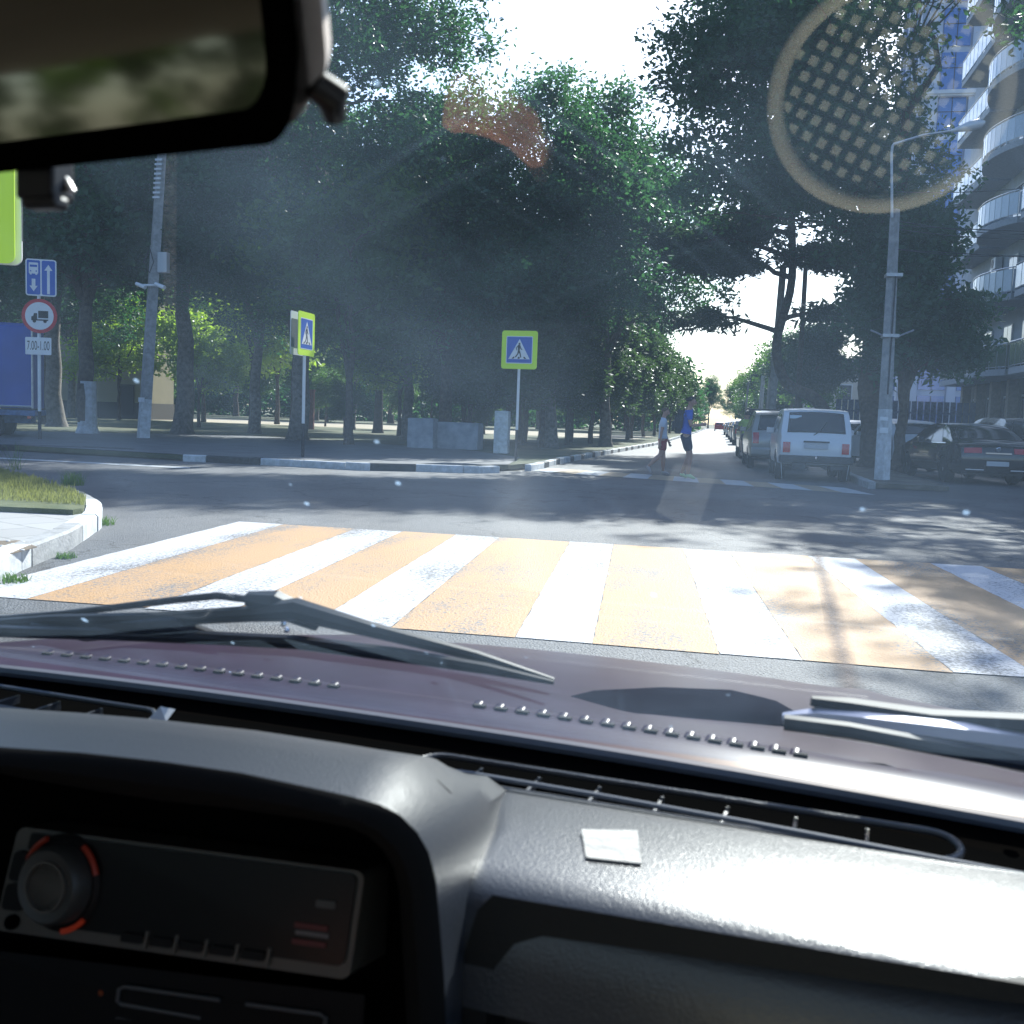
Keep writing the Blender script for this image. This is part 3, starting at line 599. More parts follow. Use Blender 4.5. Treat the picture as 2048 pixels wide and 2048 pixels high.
# post with lane sign, no-lorries sign and hours plate
x, y = G(75*K, 823*K, .14); x *= .93; y *= .93
sL = thing('sign_post', 'white post with blue lane sign, round no-lorries sign and hours plate', 'road sign', (x, y, .14), R(-6))
D = (Vector((x, y, 0))).dot(_f)
def hz(py):  # height above base for a photo row (1932 grid) at this distance
    d = ray(84*K, py*K); return EYE+d.z*(D/d.dot(_f))-.14
mb = MB(); mb.tube([(0, 0, .75), (0, 0, hz(500))], .045, 12); obj('post', mb, white_pl, sL)
mb = MB(); mb.tube([(0, 0, -.05), (0, 0, .75)], .046, 12); obj('post_foot', mb, black_paint, sL)
def size_px(n): return n*K/FOC*D
zt, zb = hz(492), hz(562); W = size_px(44)/.82; zc = (zt+zb)/2; Hh = (zt-zb)*.97
rot = R(-34)
def board(name, poly, t0, t1, m, par): 
    o = MB(); plate(o, poly, t0, t1); return obj(name, o, m, par)
lane = board('lane_sign', [(a+.07, zc+b) for a, b in rrect(W, Hh, .07)], .05, .065, white_pl, sL); lane.rotation_euler = (0, 0, R(30))
board('blue_field', [(a+.07-W*.24, zc+b) for a, b in rrect(W*.43, Hh*.93, .04)], .065, .068, blue_sg, lane)
board('blue_field', [(a+.07+W*.24, zc+b) for a, b in rrect(W*.43, Hh*.93, .04)], .065, .068, blue_sg, lane)
def arrow(cx, z0, z1, w, hw, hl):   # from z0 tail to z1 tip
    s = 1 if z1 > z0 else -1
    return [(cx-w, z0), (cx+w, z0), (cx+w, z1-s*hl), (cx+hw, z1-s*hl), (cx, z1), (cx-hw, z1-s*hl), (cx-w, z1-s*hl)]
board('arrow', arrow(.07+W*.24, zc-Hh*.44, zc+Hh*.36, W*.045, W*.13, Hh*.16), .068, .071, white_pl, lane)
board('arrow', arrow(.07-W*.24, zc-Hh*.04, zc-Hh*.38, W*.06, W*.13, Hh*.15), .068, .071, white_pl, lane)
bx = .07-W*.24
bs = board('bus_symbol', [(a+bx, zc+Hh*.25+b) for a, b in rrect(W*.30, Hh*.30, .02)], .068, .071, white_pl, lane)
board('bus_window', [(a+bx, zc+Hh*.31+b) for a, b in rrect(W*.24, Hh*.06, .005)], .071, .073, blue_sg, bs)
for q in (-1, 1):
    board('bus_lamp', [(a, zc+Hh*.17+b) for a, b in disc(bx+q*W*.09, 0, W*.025, 10)], .071, .073, blue_sg, bs)
    board('bus_wheel', [(bx+q*W*.09-W*.03, zc+Hh*.07), (bx+q*W*.09+W*.03, zc+Hh*.07), (bx+q*W*.09+W*.03, zc+Hh*.11), (bx+q*W*.09-W*.03, zc+Hh*.11)], .068, .071, white_pl, bs)
zt, zb = hz(566), hz(630); r = (zt-zb)/2; zc = (zt+zb)/2
rd = board('no_lorries_sign', [(a, zc+b) for a, b in disc(0.03, 0, r, 40)], .05, .062, red_sg, sL); rd.rotation_euler = (0, 0, R(24))
board('white_disc', [(a, zc+b) for a, b in disc(.03, 0, r*.80, 40)], .062, .065, white_pl, rd)
def q4(x0, z0, x1, z1): return [(.03+x0*r, zc+z0*r), (.03+x1*r, zc+z0*r), (.03+x1*r, zc+z1*r), (.03+x0*r, zc+z1*r)]
ls = board('lorry_symbol', q4(-.06, -.12, .50, .30), .065, .068, black_sg, rd)
board('lorry_cab', [(.03+a*r, zc+b*r) for a, b in [(-.45, -.22), (-.12, -.22), (-.12, .16), (-.30, .16), (-.34, .0), (-.45, -.05)]], .065, .068, black_sg, rd)
board('lorry_frame', q4(-.45, -.27, .50, -.19), .065, .068, black_sg, rd)
for a in (-.28, .32): board('lorry_wheel', disc(.03+a*r, zc-.30*r, .10*r, 14), .065, .069, black_sg, rd)
zt, zb = hz(637), hz(671); zc = (zt+zb)/2; Wp = size_px(43)/.9
hp = board('hours_plate', [(a, zc+b) for a, b in rrect(Wp, (zt-zb)*.95, .03)], .05, .06, white_pl, sL); hp.rotation_euler = (0, 0, R(20))
vs, fs = textmesh('7.00-1.00', (zt-zb)*.62); mb = MB(); mx = max(v.x for v in vs)-min(v.x for v in vs)
mb.add([(v.x*Wp*.86/mx, -.0605, zc+v.y*1.15) for v in vs], fs); obj('lettering', mb, black_sg, hp)

# leaning concrete pole at the left
x, y = G(270*K, 812*K, .13); f_ = .78; x *= f_; y *= f_
pl = thing('utility_pole', 'leaning square concrete pole with whitewashed foot, box and camera', 'pole', (x, y, .13), 0)
top = AT(309*K, 235*K, y+.6); tx = top.x-x; Hp = top.z-.13
mb = MB(); mb.tube([(0, 0, -.2), (tx*.5, .3, Hp*.5), (tx, .6, Hp)], [.22, .185, .15], 4); obj('shaft', mb, concrete, pl)
wz = Hp*.125; mb = MB(); mb.tube([(0, 0, -.1), (tx*wz/Hp, .6*wz/Hp, wz)], [.226, .215], 4, cap=False); obj('whitewash_band', mb, whitewash, pl)
def pp(py): 
    h = AT(285*K, py*K, y+.3).z-.13; return Vector((tx*h/Hp, .6*h/Hp, h))
b_ = pp(496); mb = MB(); mb.box(b_+Vector((.36, -.1, 0)), (.32, .2, .62)); bo = obj('junction_box', mb, mat('grey box', (.36, .38, .40), .5, .2), pl, bevel=.02)
mb = MB(); mb.tube([b_+Vector((-.05, -.24, .35)), b_+Vector((-.22, -.26, 0)), b_+Vector((0, -.28, -.33)), b_+Vector((.12, -.26, .0)), b_+Vector((-.02, -.24, .4))], .018, 6); obj('cable_coil', mb, black_paint, pl)
b_ = pp(541); mb = MB(); mb.tube([b_+Vector((-.26, -.2, .02)), b_+Vector((.22, -.2, .02))], .035, 8); br = obj('bracket', mb, white_pl, pl)
for sx in (-.3, .34):
    mb = MB(); mb.tube([b_+Vector((sx-.12, -.25, .06)), b_+Vector((sx+.22, -.3, -.06))], [.055, .065], 10); obj('surveillance_camera', mb, white_pl, pl)
b_ = pp(755); mb = MB(); mb.box(b_+Vector((-.02, -.2, 0)), (.2, .02, .14)); obj('paper_notice', mb, white_pl, pl)
for i in range(9):
    b_ = pp(300+i*9); mb = MB(); mb.box(b_+Vector((0, -.15, 0)), (.24, .03, .06)); obj('steel_strap', mb, steel, pl)

# lamp post right
x, y = G(1664*K, 905*K, .12); x, y = x, y
lp = thing('lamp_post', 'pale concrete lamp post with whitewashed foot and thin curved arm', 'lamp post', (x, y, .12), 0)
def lpp(px, py, dy=0): v = AT(px*K, py*K, y+dy); return v-Vector((x, y, .12))
mb = MB(); a, b2 = lpp(1664, 905), lpp(1689, 395); mb.tube([a-Vector((0, 0, .2)), a.lerp(b2, .5), b2], [.165, .13, .10], 4); sh = obj('shaft', mb, concrete, lp)
a2 = a.lerp(b2, .265); mb = MB(); mb.tube([a-Vector((0, 0, .1)), a2], [.171, .15], 4, cap=False); obj('whitewash_band', mb, whitewash, lp)
c0, c1, c2_, c3 = lpp(1683, 410, -.12), lpp(1682, 290, -.12), lpp(1686, 272, -.14), lpp(1800, 246, -.3)
mb = MB(); mb.tube([c0, c1, c1.lerp(c2_, .7)+Vector((-.01, 0, .02)), c2_, c2_.lerp(c3, .5)+Vector((0, 0, .05)), c3], [.03, .03, .028, .028, .025, .022], 8); obj('arm', mb, steel, lp)
c4 = lpp(1856, 231, -.4); mb = MB(); dv = (c4-c3)
mb.tube([c3-dv*.1, c3+dv*.15, c3+dv*.55, c3+dv*.9, c4+dv*.05], [.03, .06, .11, .10, .03], 12); obj('lamp_head', mb, mat('lamp shell', (.55, .57, .6), .35, .2), lp, smooth=True)
for py, s in ((790, .08), (812, .12)):
    p = lpp(1668, py, -.15); mb = MB(); mb.box(p, (.17, .015, s)); obj('paper_notice', mb, white_pl, lp)
mb = MB(); mb.tube([lpp(1690-i*1.9, 520+i*28, -.15) for i in range(9)], .02, 6); obj('cable', mb, black_paint, lp)
for py in (520, 634):
    p = lpp(1686-(py-520)*.06, py, 0); mb = MB(); mb.box(p, (.34, .34, .07)); obj('steel_strap', mb, steel, lp)
mb = MB(); p = lpp(1681, 640, 0); mb.tube([p+Vector((-.45, -.1, .18)), p, p+Vector((.45, -.1, .2))], .02, 6); obj('crossbar', mb, steel, lp)
topR = Vector((x, y, .12))
def cable(p, q, sag, label, r=.012, cat='cable'):
    n = 24; mb = MB(); p, q = Vector(p), Vector(q); P = [p.lerp(q, i/n)-Vector((0, 0, sag*4*(i/n)*(1-i/n))) for i in range(n+1)]
    mb.tube([a-p for a in P], r, 5); tag(obj('overhead_cable', mb, black_paint, loc=p), label, cat, 'overhead cables at the lamp post')
def lw(px, py): return lpp(px, py, 0)+topR
for i, (py, ex, ey, ez) in enumerate([(362, 14.0, 44, 11.4), (416, 14.0, 46, 9.6), (432, 14.0, 42, 8.8), (470, 14.0, 48, 9.2)]):
    cable(lw(1689, py), (ex, ey, ez), .25, ['upper thin cable from the lamp post to the balconies', 'second cable from the lamp post to the balconies', 'third cable from the lamp post to the balconies', 'lowest cable from the lamp post to the balconies'][i])
cable(lw(1689, 425), (19, 25.5, 6.2), .3, 'cable running right from the lamp post out of the picture')
cable(lw(1689, 470), (19, 25.0, 5.6), .35, 'lower cable running right from the lamp post out of the picture')
cable(lw(1685, 590), (4.4, 47, 5.8), .2, 'cable from the lamp post to the dark post up the street')
a = AT(330*K, 330*K, y+8); cable(AT(312*K, 330*K, 36), (-9, 60, 6.5), .6, 'thin cable crossing the park trees from the leaning pole', r=.02)

# thin dark post and grey poles up the street
def simple_pole(name, px0, px1, py1, Y, r0, r1, m, label, cat='pole', z=.12):
    p = AT(px0*K, 700, Y); q = AT(px1*K, py1*K, Y)
    mb = MB(); mb.tube([(0, 0, -.1), (q.x-p.x, 0, q.z-z)], [r0, r1], 10); o = obj(name, mb, m, loc=(p.x, Y, z)); return tag(o, label, cat)
simple_pole('dark_post', 1512, 1522, 470, 47, .13, .10, bark, 'thin dark wooden post beside the bent pine')
simple_pole('utility_pole', 1460, 1478, 500, 40, .17, .13, concrete, 'grey concrete pole above the parked beige car')
simple_pole('utility_pole', 1440, 1442, 690, 80, .2, .14, concrete, 'distant pale pole left of the other street poles')
simple_pole('utility_pole', 1455, 1457, 665, 70, .15, .11, concrete, 'distant grey pole right of the pale far pole')
simple_pole('utility_pole', 1412, 1412, 720, 60, .07, .05, steel, 'slim far post at the road edge')
# reddish post, pale blocks and stump in the park
q = G(585*K, 803*K, .13); mb = MB(); mb.box((0, 0, 1.0), (.42, .2, 2.1)); mb.box((0, 0, 2.1), (.5, .26, .12))
tag(obj('park_board', mb, mat('rust red boards', (.22, .07, .045), .7, var=.3), loc=(q[0]*.82, q[1]*.82, .12), bevel=.02), 'narrow rust red board standing behind the angled crossing sign', 'board')
def rock(name, px, py, sx, sy, sz, seed, label, cat, m=None, f=.93):
    g = G(px*K, py*K, .14); rnd = random.Random(seed); bm = bmesh.new(); bmesh.ops.create_cube(bm, size=1); bmesh.ops.subdivide_edges(bm, edges=bm.edges, cuts=5, use_grid_fill=True)
    for v in bm.verts:
        v.co *= 1-.10*(v.co.length-.5); v.co += Vector((rnd.uniform(-1, 1), rnd.uniform(-1, 1), rnd.uniform(-1, 1)))*.012
        v.co = Vector((v.co.x*sx, v.co.y*sy, (v.co.z+.5)*sz))
    mb = MB(); mb.add([tuple(v.co) for v in bm.verts], [tuple(v.index for v in f2.verts) for f2 in bm.faces]); bm.free()
    return tag(obj(name, mb, m or whitewash, smooth=True, loc=(g[0]*f, g[1]*f, .12)), label, cat)
pale = mat('pale weathered plaster', (.27, .29, .33), .9, var=.2, scale=3, bump=.5)
rock('pale_block', 797, 840, .85, .6, .95, 1, 'pale weathered block at the lawn edge left of the square sign', 'stone block', pale)
rock('pale_block', 868, 842, 1.35, .8, .85, 2, 'wide pale block right of the narrow one at the lawn edge', 'stone block', pale)
rock('stump_post', 946, 850, .42, .35, 1.25, 3, 'short pale bollard stump left of the square sign post', 'bollard', whitewash)
mb = MB(); rnd = random.Random(4)
# ================================================================ VEHICLES
def interp(xs, ys, x):
    if x <= xs[0]: return ys[0]
    for i in range(len(xs)-1):
        if x <= xs[i+1]: return ys[i]+(ys[i+1]-ys[i])*(x-xs[i])/max(1e-6, xs[i+1]-xs[i])
    return ys[-1]
def make_car(name, label, loc, rz, W, path, belt, wheels, wr, paint, rearwin, frontwin, sidewins, lamps, group='parked cars beside the road', extra=None, tumble=.32, cat='car'):
    """path: outline (y,z) from rear bottom over the roof to front bottom; y=0 is the rear"""
    t = thing(name, label, cat, loc, rz, group)
    # densify + smooth path
    P = []
    for i in range(len(path)-1):
        a, b = Vector(path[i]), Vector(path[i+1]); n = max(1, int((b-a).length/.09))
        for j in range(n): P.append(a.lerp(b, j/n))
    P.append(Vector(path[-1]))
    for _ in range(2): P = [P[0]]+[(P[i-1]+P[i]*2+P[i+1])/4 for i in range(1, len(P)-1)]+[P[-1]]
    cum = [0]
    for a, b in zip(P, P[1:]): cum.append(cum[-1]+(b-a).length)
    L = max(p.x for p in P); z0 = path[0][1]
    def hw(y, z):
        e = max(0, (.55-y)/.55, (y-(L-.75))/.75); wv = W/2*(1-.10*e*e)
        if z > belt: wv -= (z-belt)*tumble
        if z < .5: wv -= (.5-z)*.12
        if z > belt-.12 and z <= belt: wv -= .012
        return wv
    def pt(s):
        for i in range(len(P)-1):
            if s <= cum[i+1] or i == len(P)-2: return P[i].lerp(P[i+1], max(0, min(1, (s-cum[i])/(cum[i+1]-cum[i]))))
    def S(y, z):   # arc length of the nearest outline point
        i = min(range(len(P)), key=lambda k: (P[k]-Vector((y, z))).length); return cum[i]
    def strip(s, u, off=0):
        a = pt(s-.03); b = pt(s+.03); tg = (b-a).normalized(); nrm = Vector((-tg.y, tg.x)) ; c = pt(s)
        bow = .05*(1-u*u)*(1 if abs(nrm.x) > .5 else .55)+off; x = u*hw(c.x, c.y)
        return Vector((x, c.x+nrm.x*bow, c.y+nrm.y*bow))
    mb = MB(); rows = []
    for p, s in zip(P, cum): rows.append([strip(s, u) for u in (-1, -.94, -.8, -.5, 0, .5, .8, .94, 1)])
    mb.grid(rows)
    ys = sorted(set([round(p.x, 3) for p in P]+[round(wc+wr*1.16*math.cos(R(a)), 3) for wc in wheels for a in range(0, 181, 15)]))
    ys = [y for y in ys if 0 <= y <= L]
    # top of outline as a function of y
    up = {}
    def top(y):
        best = 0
        for a, b in zip(P, P[1:]):
            if min(a.x, b.x)-1e-4 <= y <= max(a.x, b.x)+1e-4:
                tt = 0 if abs(b.x-a.x) < 1e-5 else (y-a.x)/(b.x-a.x); best = max(best, a.y+(b.y-a.y)*tt, a.y if abs(b.x-a.x) < 1e-5 else 0, b.y if abs(b.x-a.x) < 1e-5 else 0)
        return best
    def bot(y):
        z = z0
        for wc in wheels:
            d = abs(y-wc); ra = wr*1.16
            if d < ra: z = max(z, wr*.95+math.sqrt(ra*ra-d*d)*.98)
        return z
    for sd in (-1, 1):
        rows = []
        for y in ys:
            tz = top(y); bz = min(bot(y), tz-.01); m1 = min(belt, tz-.005)
            zs = [bz+(m1-bz)*k/5 for k in range(6)]+[m1+(tz-m1)*k/4 for k in range(1, 5)]
            rows.append([Vector((sd*hw(y, z)*(1 if z < tz-.001 else 1), y, z)) for z in zs])
        mb.grid(rows)
    body = obj('body', mb, paint, t, smooth=True)
    # dark underside, arches
    mb = MB(); mb.box((0, L/2, z0+.05), (W*.86, L*.93, .22)); obj('underbody', mb, trim_bk, t)
    def sp(nm, s0, s1, u0, u1, m, off=.006, par=t, nu=8, inset=0):
        rows = []; ns = 8; mb = MB()
        for i in range(ns+1):
            s = s0+(s1-s0)*i/ns; f = abs(2*i/ns-1)**6*inset
            rows.append([strip(s, (u0+f)+(u1-u0-2*f)*j/nu, off) for j in range(nu+1)])
        mb.grid(rows); return obj(nm, mb, m, par, smooth=True)
    def side(nm, quad, m, sd, off=.006, par=t):
        (y00, zb0), (y10, zb1), (y11, zt1), (y01, zt0) = quad; rows = []; mb = MB()
        for i in range(9):
            f = i/8; row = []
            for j in range(5):
                g = j/4; y = (y00*(1-f)+y10*f)*(1-g)+(y01*(1-f)+y11*f)*g; z = (zb0*(1-f)+zb1*f)*(1-g)+(zt0*(1-f)+zt1*f)*g
                row.append(Vector((sd*(hw(y, z)+off), y, z)))
            rows.append(row)
        mb.grid(rows); return obj(nm, mb, m, par, smooth=True)
    s0, s1 = S(*rearwin[0]), S(*rearwin[1]); ru = rearwin[2]
    sp('window_seal', s0-.03, s1+.03, -ru-.03, ru+.03, trim_bk, .007, nu=10)
    rw = sp('rear_window', s0, s1, -ru, ru, glass_dk, .012, nu=10, inset=.05)
    s2, s3 = S(*frontwin[0]), S(*frontwin[1]); sp('windscreen', s2, s3, -.86, .86, glass_dk, .01)
    for sd in (-1, 1):
        for q in sidewins: side('side_window', q, glass_dk, sd)
        for yv in (wheels[0]+wr*1.3, (wheels[0]+wheels[1])/2+.25): side('door_gap', [(yv, z0+.1), (yv+.012, z0+.1), (yv+.012, belt), (yv, belt)], trim_bk, sd, .003)
        mb = MB(); yv = frontwin[1][0]-.45; mb.box((sd*(hw(yv, belt)+.10), yv, belt+.08), (.18, .09, .13)); obj('wing_mirror', mb, paint, t, bevel=.02)
        for wc in wheels:
            mb = MB(); M = Matrix.Translation((sd*(W/2-.11), wc, wr)) @ Matrix.Rotation(R(90), 4, 'Y')
            mb.lathe([(wr*.62, -.095), (wr*.93, -.10), (wr, -.07), (wr, .07), (wr*.93, .10), (wr*.62, .095)], 26, M); wh = obj('wheel', mb, tyre_m, t, smooth=True)
            mb = MB(); zf = sd*.085
            mb.lathe([(wr*.64, zf-sd*.05), (wr*.64, zf), (wr*.56, zf+sd*.01), (wr*.52, zf-sd*.03)], 26, M)
            for k in range(6):
                a = k*math.pi/3; v = [M @ Vector((math.cos(a+e_)*r_, math.sin(a+e_)*r_, zf)) for r_, e_ in ((wr*.1, -.5), (wr*.6, -.14), (wr*.6, .14), (wr*.1, .5))]; mb.add(v, [(0, 1, 2, 3)])
            mb.lathe([(wr*.16, zf-sd*.02), (wr*.14, zf+sd*.012)], 12, M); obj('rim', mb, rim_m, wh)
    for (ya, za), (yb, zb_), ua, ub, m in lamps:
        for sd in (-1, 1):
            sp('tail_light', S(ya, za), S(yb, zb_), sd*ua, sd*ub, m, .018, nu=4)
    t['_'] = 0; del t['_']
    if extra: extra(t, sp, side, S, hw, strip, L)
    return t
def rot_to(p, q): return math.atan2(-(q[0]-p[0]), q[1]-p[1])
white_car = mat('white car paint', (.62, .64, .66), .3, coat=.5)
beige_car = mat('beige grey car paint', (.30, .29, .27), .3, .3, coat=.5)
grey_car = mat('grey car paint', (.09, .10, .12), .3, .4, coat=.6)
black_car = mat('black car paint', (.012, .012, .015), .18, .2, coat=.9)
silver_car = mat('silver car paint', (.52, .54, .57), .28, .15, coat=.6)
pale_plate = mat('blank number plate', (.45, .46, .48), .6)
chrome = mat('chrome', (.75, .75, .78), .12, 1.0)
bumper_bk = mat('black bumper', (.03, .03, .033), .6, var=.3)
def niva_extra(t, sp, side, S, hw, strip, L):
    mb = MB(); mb.box((0, -.05, .50), (1.60, .14, .17)); bp = obj('rear_bumper', mb, bumper_bk, t, bevel=.03)
    mb = MB(); mb.box((-.35, -.05, .34), (.3, .12, .16)); mb.box((.5, -.02, .33), (.35, .1, .10)); obj('tow_bracket', mb, bumper_bk, bp, bevel=.02)
    mb = MB(); mb.lathe([(.02, 0), (.028, .03), (.028, .06), (.012, .08)], 12, Matrix.Translation((0, -.16, .50))); obj('tow_ball', mb, chrome, bp)
    mb = MB(); mb.box((0, -.055, .80), (.52, .012, .115)); obj('number_plate', mb, pale_plate, t, bevel=.004)
    mb = MB(); mb.box((0, -.065, .90), (.56, .03, .035)); obj('plate_light_bar', mb, bumper_bk, t)
    mb = MB(); p = strip(S(.05, 1.08), .10, .03); q = strip(S(.20, 1.36), .30, .03); mb.tube([p-Vector((.14, 0, .10)), p, q], .012, 6); obj('wiper', mb, trim_bk, t)
    mb = MB(); q = strip(S(.24, 1.42), -.63, .016); mb.box(q, (.26, .006, .08), rot=(R(-20), 0, 0)); obj('window_sticker', mb, mat('faded sticker', (.45, .55, .6), .5), t)
    for sd in (-1, 1):
        mb = MB(); mb.tube([(sd*.62, .7, 1.62), (sd*.62, 1.9, 1.64)], .012, 6); obj('roof_gutter', mb, trim_bk, t)
# white three door off-roader
x0, y0 = G(1556, 962); 
make_car('parked_car', 'boxy white hatchback with its back to the zebra crossing, right of the pedestrians', (2.17, 23.9, 0), R(.5), 1.66,
    [(.06, .40), (.03, .55), (.02, .74), (.05, 1.0), (.12, 1.12), (.32, 1.52), (.46, 1.60), (1.2, 1.64), (2.0, 1.60), (2.55, 1.10), (2.75, 1.04), (3.5, .98), (3.64, .86), (3.66, .40)], 1.04, (.72, 2.92), .335, white_car,
    ((.16, 1.14), (.32, 1.47), .80), ((2.5, 1.14), (2.1, 1.53)), [[(.5, 1.07), (1.3, 1.07), (1.3, 1.52), (.62, 1.50)], [(1.38, 1.07), (2.38, 1.07), (2.0, 1.50), (1.38, 1.53)]],
    [((.03, .66), (.04, .93), .74, .95, red_lamp)], extra=niva_extra, tumble=.22)
# beige estate ahead of it
def beige_extra(t, sp, side, S, hw, strip, L):
    mb = MB(); mb.box((0, -.03, .50), (1.62, .16, .22)); obj('rear_bumper', mb, beige_car, t, bevel=.05)
    mb = MB(); mb.box((0, -.06, .86), (.5, .012, .11)); obj('number_plate', mb, pale_plate, t)
make_car('parked_car', 'beige grey hatchback half hidden behind the white hatchback', (1.72, 29.6, 0), R(1.5), 1.70,
    [(.08, .36), (.02, .52), (.02, .92), (.10, 1.02), (.35, 1.50), (.55, 1.60), (1.6, 1.65), (2.3, 1.58), (3.05, 1.08), (3.9, .88), (4.1, .70), (4.12, .36)], 1.02, (.8, 3.35), .31, beige_car,
    ((.14, 1.06), (.38, 1.50), .78), ((3.0, 1.12), (2.4, 1.52)), [[(.6, 1.06), (1.5, 1.06), (1.5, 1.52), (.72, 1.48)], [(1.58, 1.06), (2.85, 1.06), (2.35, 1.50), (1.58, 1.54)]],
    [((.03, .74), (.06, 1.02), .76, .97, red_lamp)], extra=beige_extra)
def suv_extra(t, sp, side, S, hw, strip, L):
    for sd in (-1, 1):
        mb = MB(); mb.tube([(sd*.6, .55, 1.70), (sd*.6, .62, 1.77), (sd*.6, 2.2, 1.78), (sd*.6, 2.3, 1.70)], .018, 6); obj('roof_rail', mb, chrome, t)
    mb = MB(); mb.box((0, .5, 1.74), (1.25, .3, .04)); mb.box((0, 1.5, 1.80), (1.3, 1.5, .05)); obj('roof_rack', mb, trim_bk, t, bevel=.01)
    mb = MB(); mb.box((0, -.04, .52), (1.66, .15, .24)); obj('rear_bumper', mb, bumper_bk, t, bevel=.05)
make_car('parked_car', 'dark grey off-roader with roof rack ahead of the beige hatchback', (1.68, 37.5, 0), R(1.5), 1.76,
    [(.08, .40), (.02, .55), (.02, 1.0), (.08, 1.1), (.25, 1.60), (.42, 1.70), (1.6, 1.73), (2.5, 1.66), (3.1, 1.18), (4.1, 1.02), (4.3, .85), (4.32, .40)], 1.10, (.85, 3.5), .36, grey_car,
    ((.09, 1.16), (.26, 1.60), .80), ((3.0, 1.24), (2.6, 1.60)), [[(.5, 1.14), (1.5, 1.14), (1.5, 1.62), (.6, 1.6)], [(1.58, 1.14), (2.85, 1.14), (2.5, 1.58), (1.58, 1.63)]],
    [((.03, .80), (.06, 1.1), .80, .97, red_lamp)], extra=suv_extra)
# black saloon at the right
def sedan_extra(t, sp, side, S, hw, strip, L):
    mb = MB(); mb.box((0, -.05, .52), (.52, .012, .11)); obj('number_plate', mb, pale_plate, t)
    for sd in (-1, 1):
        mb = MB(); mb.box((sd*.52, -.045, .37), (.42, .012, .025)); obj('reflector_strip', mb, mat('pale reflector', (.6, .55, .55), .2), t)
        side('chrome_line', [(.9, .955), (3.4, .945), (3.4, .965), (.9, .98)], chrome, sd, .008)
    M = Matrix.Translation((0, -.03, .86)) @ Matrix.Rotation(R(100), 4, 'X'); mb = MB(); mb.lathe([(.045, 0), (.055, .006), (.045, .012)], 20, M); obj('badge', mb, chrome, t)
    mb = MB(); mb.box((0, -.052, .765), (.60, .02, .03)); obj('trunk_trim', mb, chrome, t)
sed = [(.10, .30), (.02, .42), (.0, .62), (.04, .88), (.12, .98), (.55, 1.03), (1.15, 1.33), (1.55, 1.43), (2.2, 1.45), (2.75, 1.38), (3.45, 1.0), (4.4, .80), (4.62, .62), (4.64, .30)]
pr = G(1790*K, 907*K); pr2 = G(1906*K, 910*K); mid = ((pr[0]+pr2[0])/2, (pr[1]+pr2[1])/2)
make_car('parked_car', 'glossy black saloon seen from its rear left side, nearest car at the right', (6.5, 26.0, 0), R(8), 1.82, sed, .94, (.98, 3.72), .325, black_car,
    ((.62, 1.07), (1.2, 1.34), .80), ((3.35, 1.05), (2.85, 1.34)), [[(1.15, .98), (1.95, .98), (1.95, 1.36), (1.55, 1.33)], [(2.03, .98), (3.15, .98), (2.7, 1.32), (2.03, 1.37)]],
    [((.02, .72), (.06, .90), .45, .93, red_lamp)], extra=sedan_extra, tumble=.42)
make_car('parked_car', 'second black car with a pale windscreen corner, behind the black saloon', (8.7, 30.6, 0), R(8), 1.85,
    [(.08, .36), (.02, .5), (.02, .98), (.1, 1.06), (.4, 1.55), (.6, 1.66), (2.0, 1.70), (2.6, 1.62), (3.3, 1.14), (4.3, .95), (4.5, .8), (4.52, .36)], 1.05, (.9, 3.6), .35, black_car,
    ((.13, 1.1), (.4, 1.53), .8), ((3.2, 1.2), (2.7, 1.56)), [[(.7, 1.1), (1.6, 1.1), (1.6, 1.55), (.85, 1.53)], [(1.7, 1.1), (3.0, 1.1), (2.6, 1.52), (1.7, 1.57)]],
    [((.03, .8), (.06, 1.05), .76, .97, red_lamp)])
make_car('parked_car', 'silver hatchback behind the black saloon, right of the lamp post', (5.95, 32.6, 0), R(14), 1.78,
    [(.08, .34), (.02, .5), (.02, .98), (.1, 1.04), (.45, 1.42), (.75, 1.52), (1.9, 1.57), (2.6, 1.48), (3.35, 1.04), (4.2, .85), (4.32, .70), (4.34, .34)], 1.0, (.85, 3.45), .33, silver_car,
    ((.16, 1.08), (.5, 1.43), .78), ((3.3, 1.08), (2.7, 1.42)), [[(.75, 1.03), (1.6, 1.03), (1.6, 1.45), (.95, 1.42)], [(1.68, 1.03), (3.1, 1.03), (2.6, 1.40), (1.68, 1.46)]],
    [((.03, .78), (.06, 1.0), .74, .97, red_lamp)])
make_car('parked_car', 'white hatchback half hidden left of the lamp post', (5.1, 37.0, 0), R(16), 1.74,
    [(.08, .34), (.02, .5), (.02, .95), (.1, 1.02), (.45, 1.38), (.75, 1.48), (1.9, 1.52), (2.6, 1.42), (3.3, 1.0), (4.0, .82), (4.1, .70), (4.12, .34)], .98, (.8, 3.3), .32, white_car,
    ((.16, 1.05), (.5, 1.38), .78), ((3.2, 1.04), (2.7, 1.36)), [[(.75, 1.02), (1.6, 1.02), (1.6, 1.4), (.95, 1.38)], [(1.68, 1.02), (3.0, 1.02), (2.55, 1.36), (1.68, 1.42)]],
    [((.03, .78), (.06, 1.0), .74, .97, red_lamp)])
make_car('parked_car', 'dark car cut by the right picture edge beside the black saloon', (9.3, 25.9, 0), R(8), 1.82, sed, .94, (.98, 3.72), .325, black_car,
    ((.62, 1.07), (1.2, 1.34), .80), ((3.35, 1.05), (2.85, 1.34)), [[(1.15, .98), (1.95, .98), (1.95, 1.36), (1.55, 1.33)], [(2.03, .98), (3.15, .98), (2.7, 1.32), (2.03, 1.37)]],
    [((.02, .72), (.06, .90), .45, .93, red_lamp)], tumble=.42)
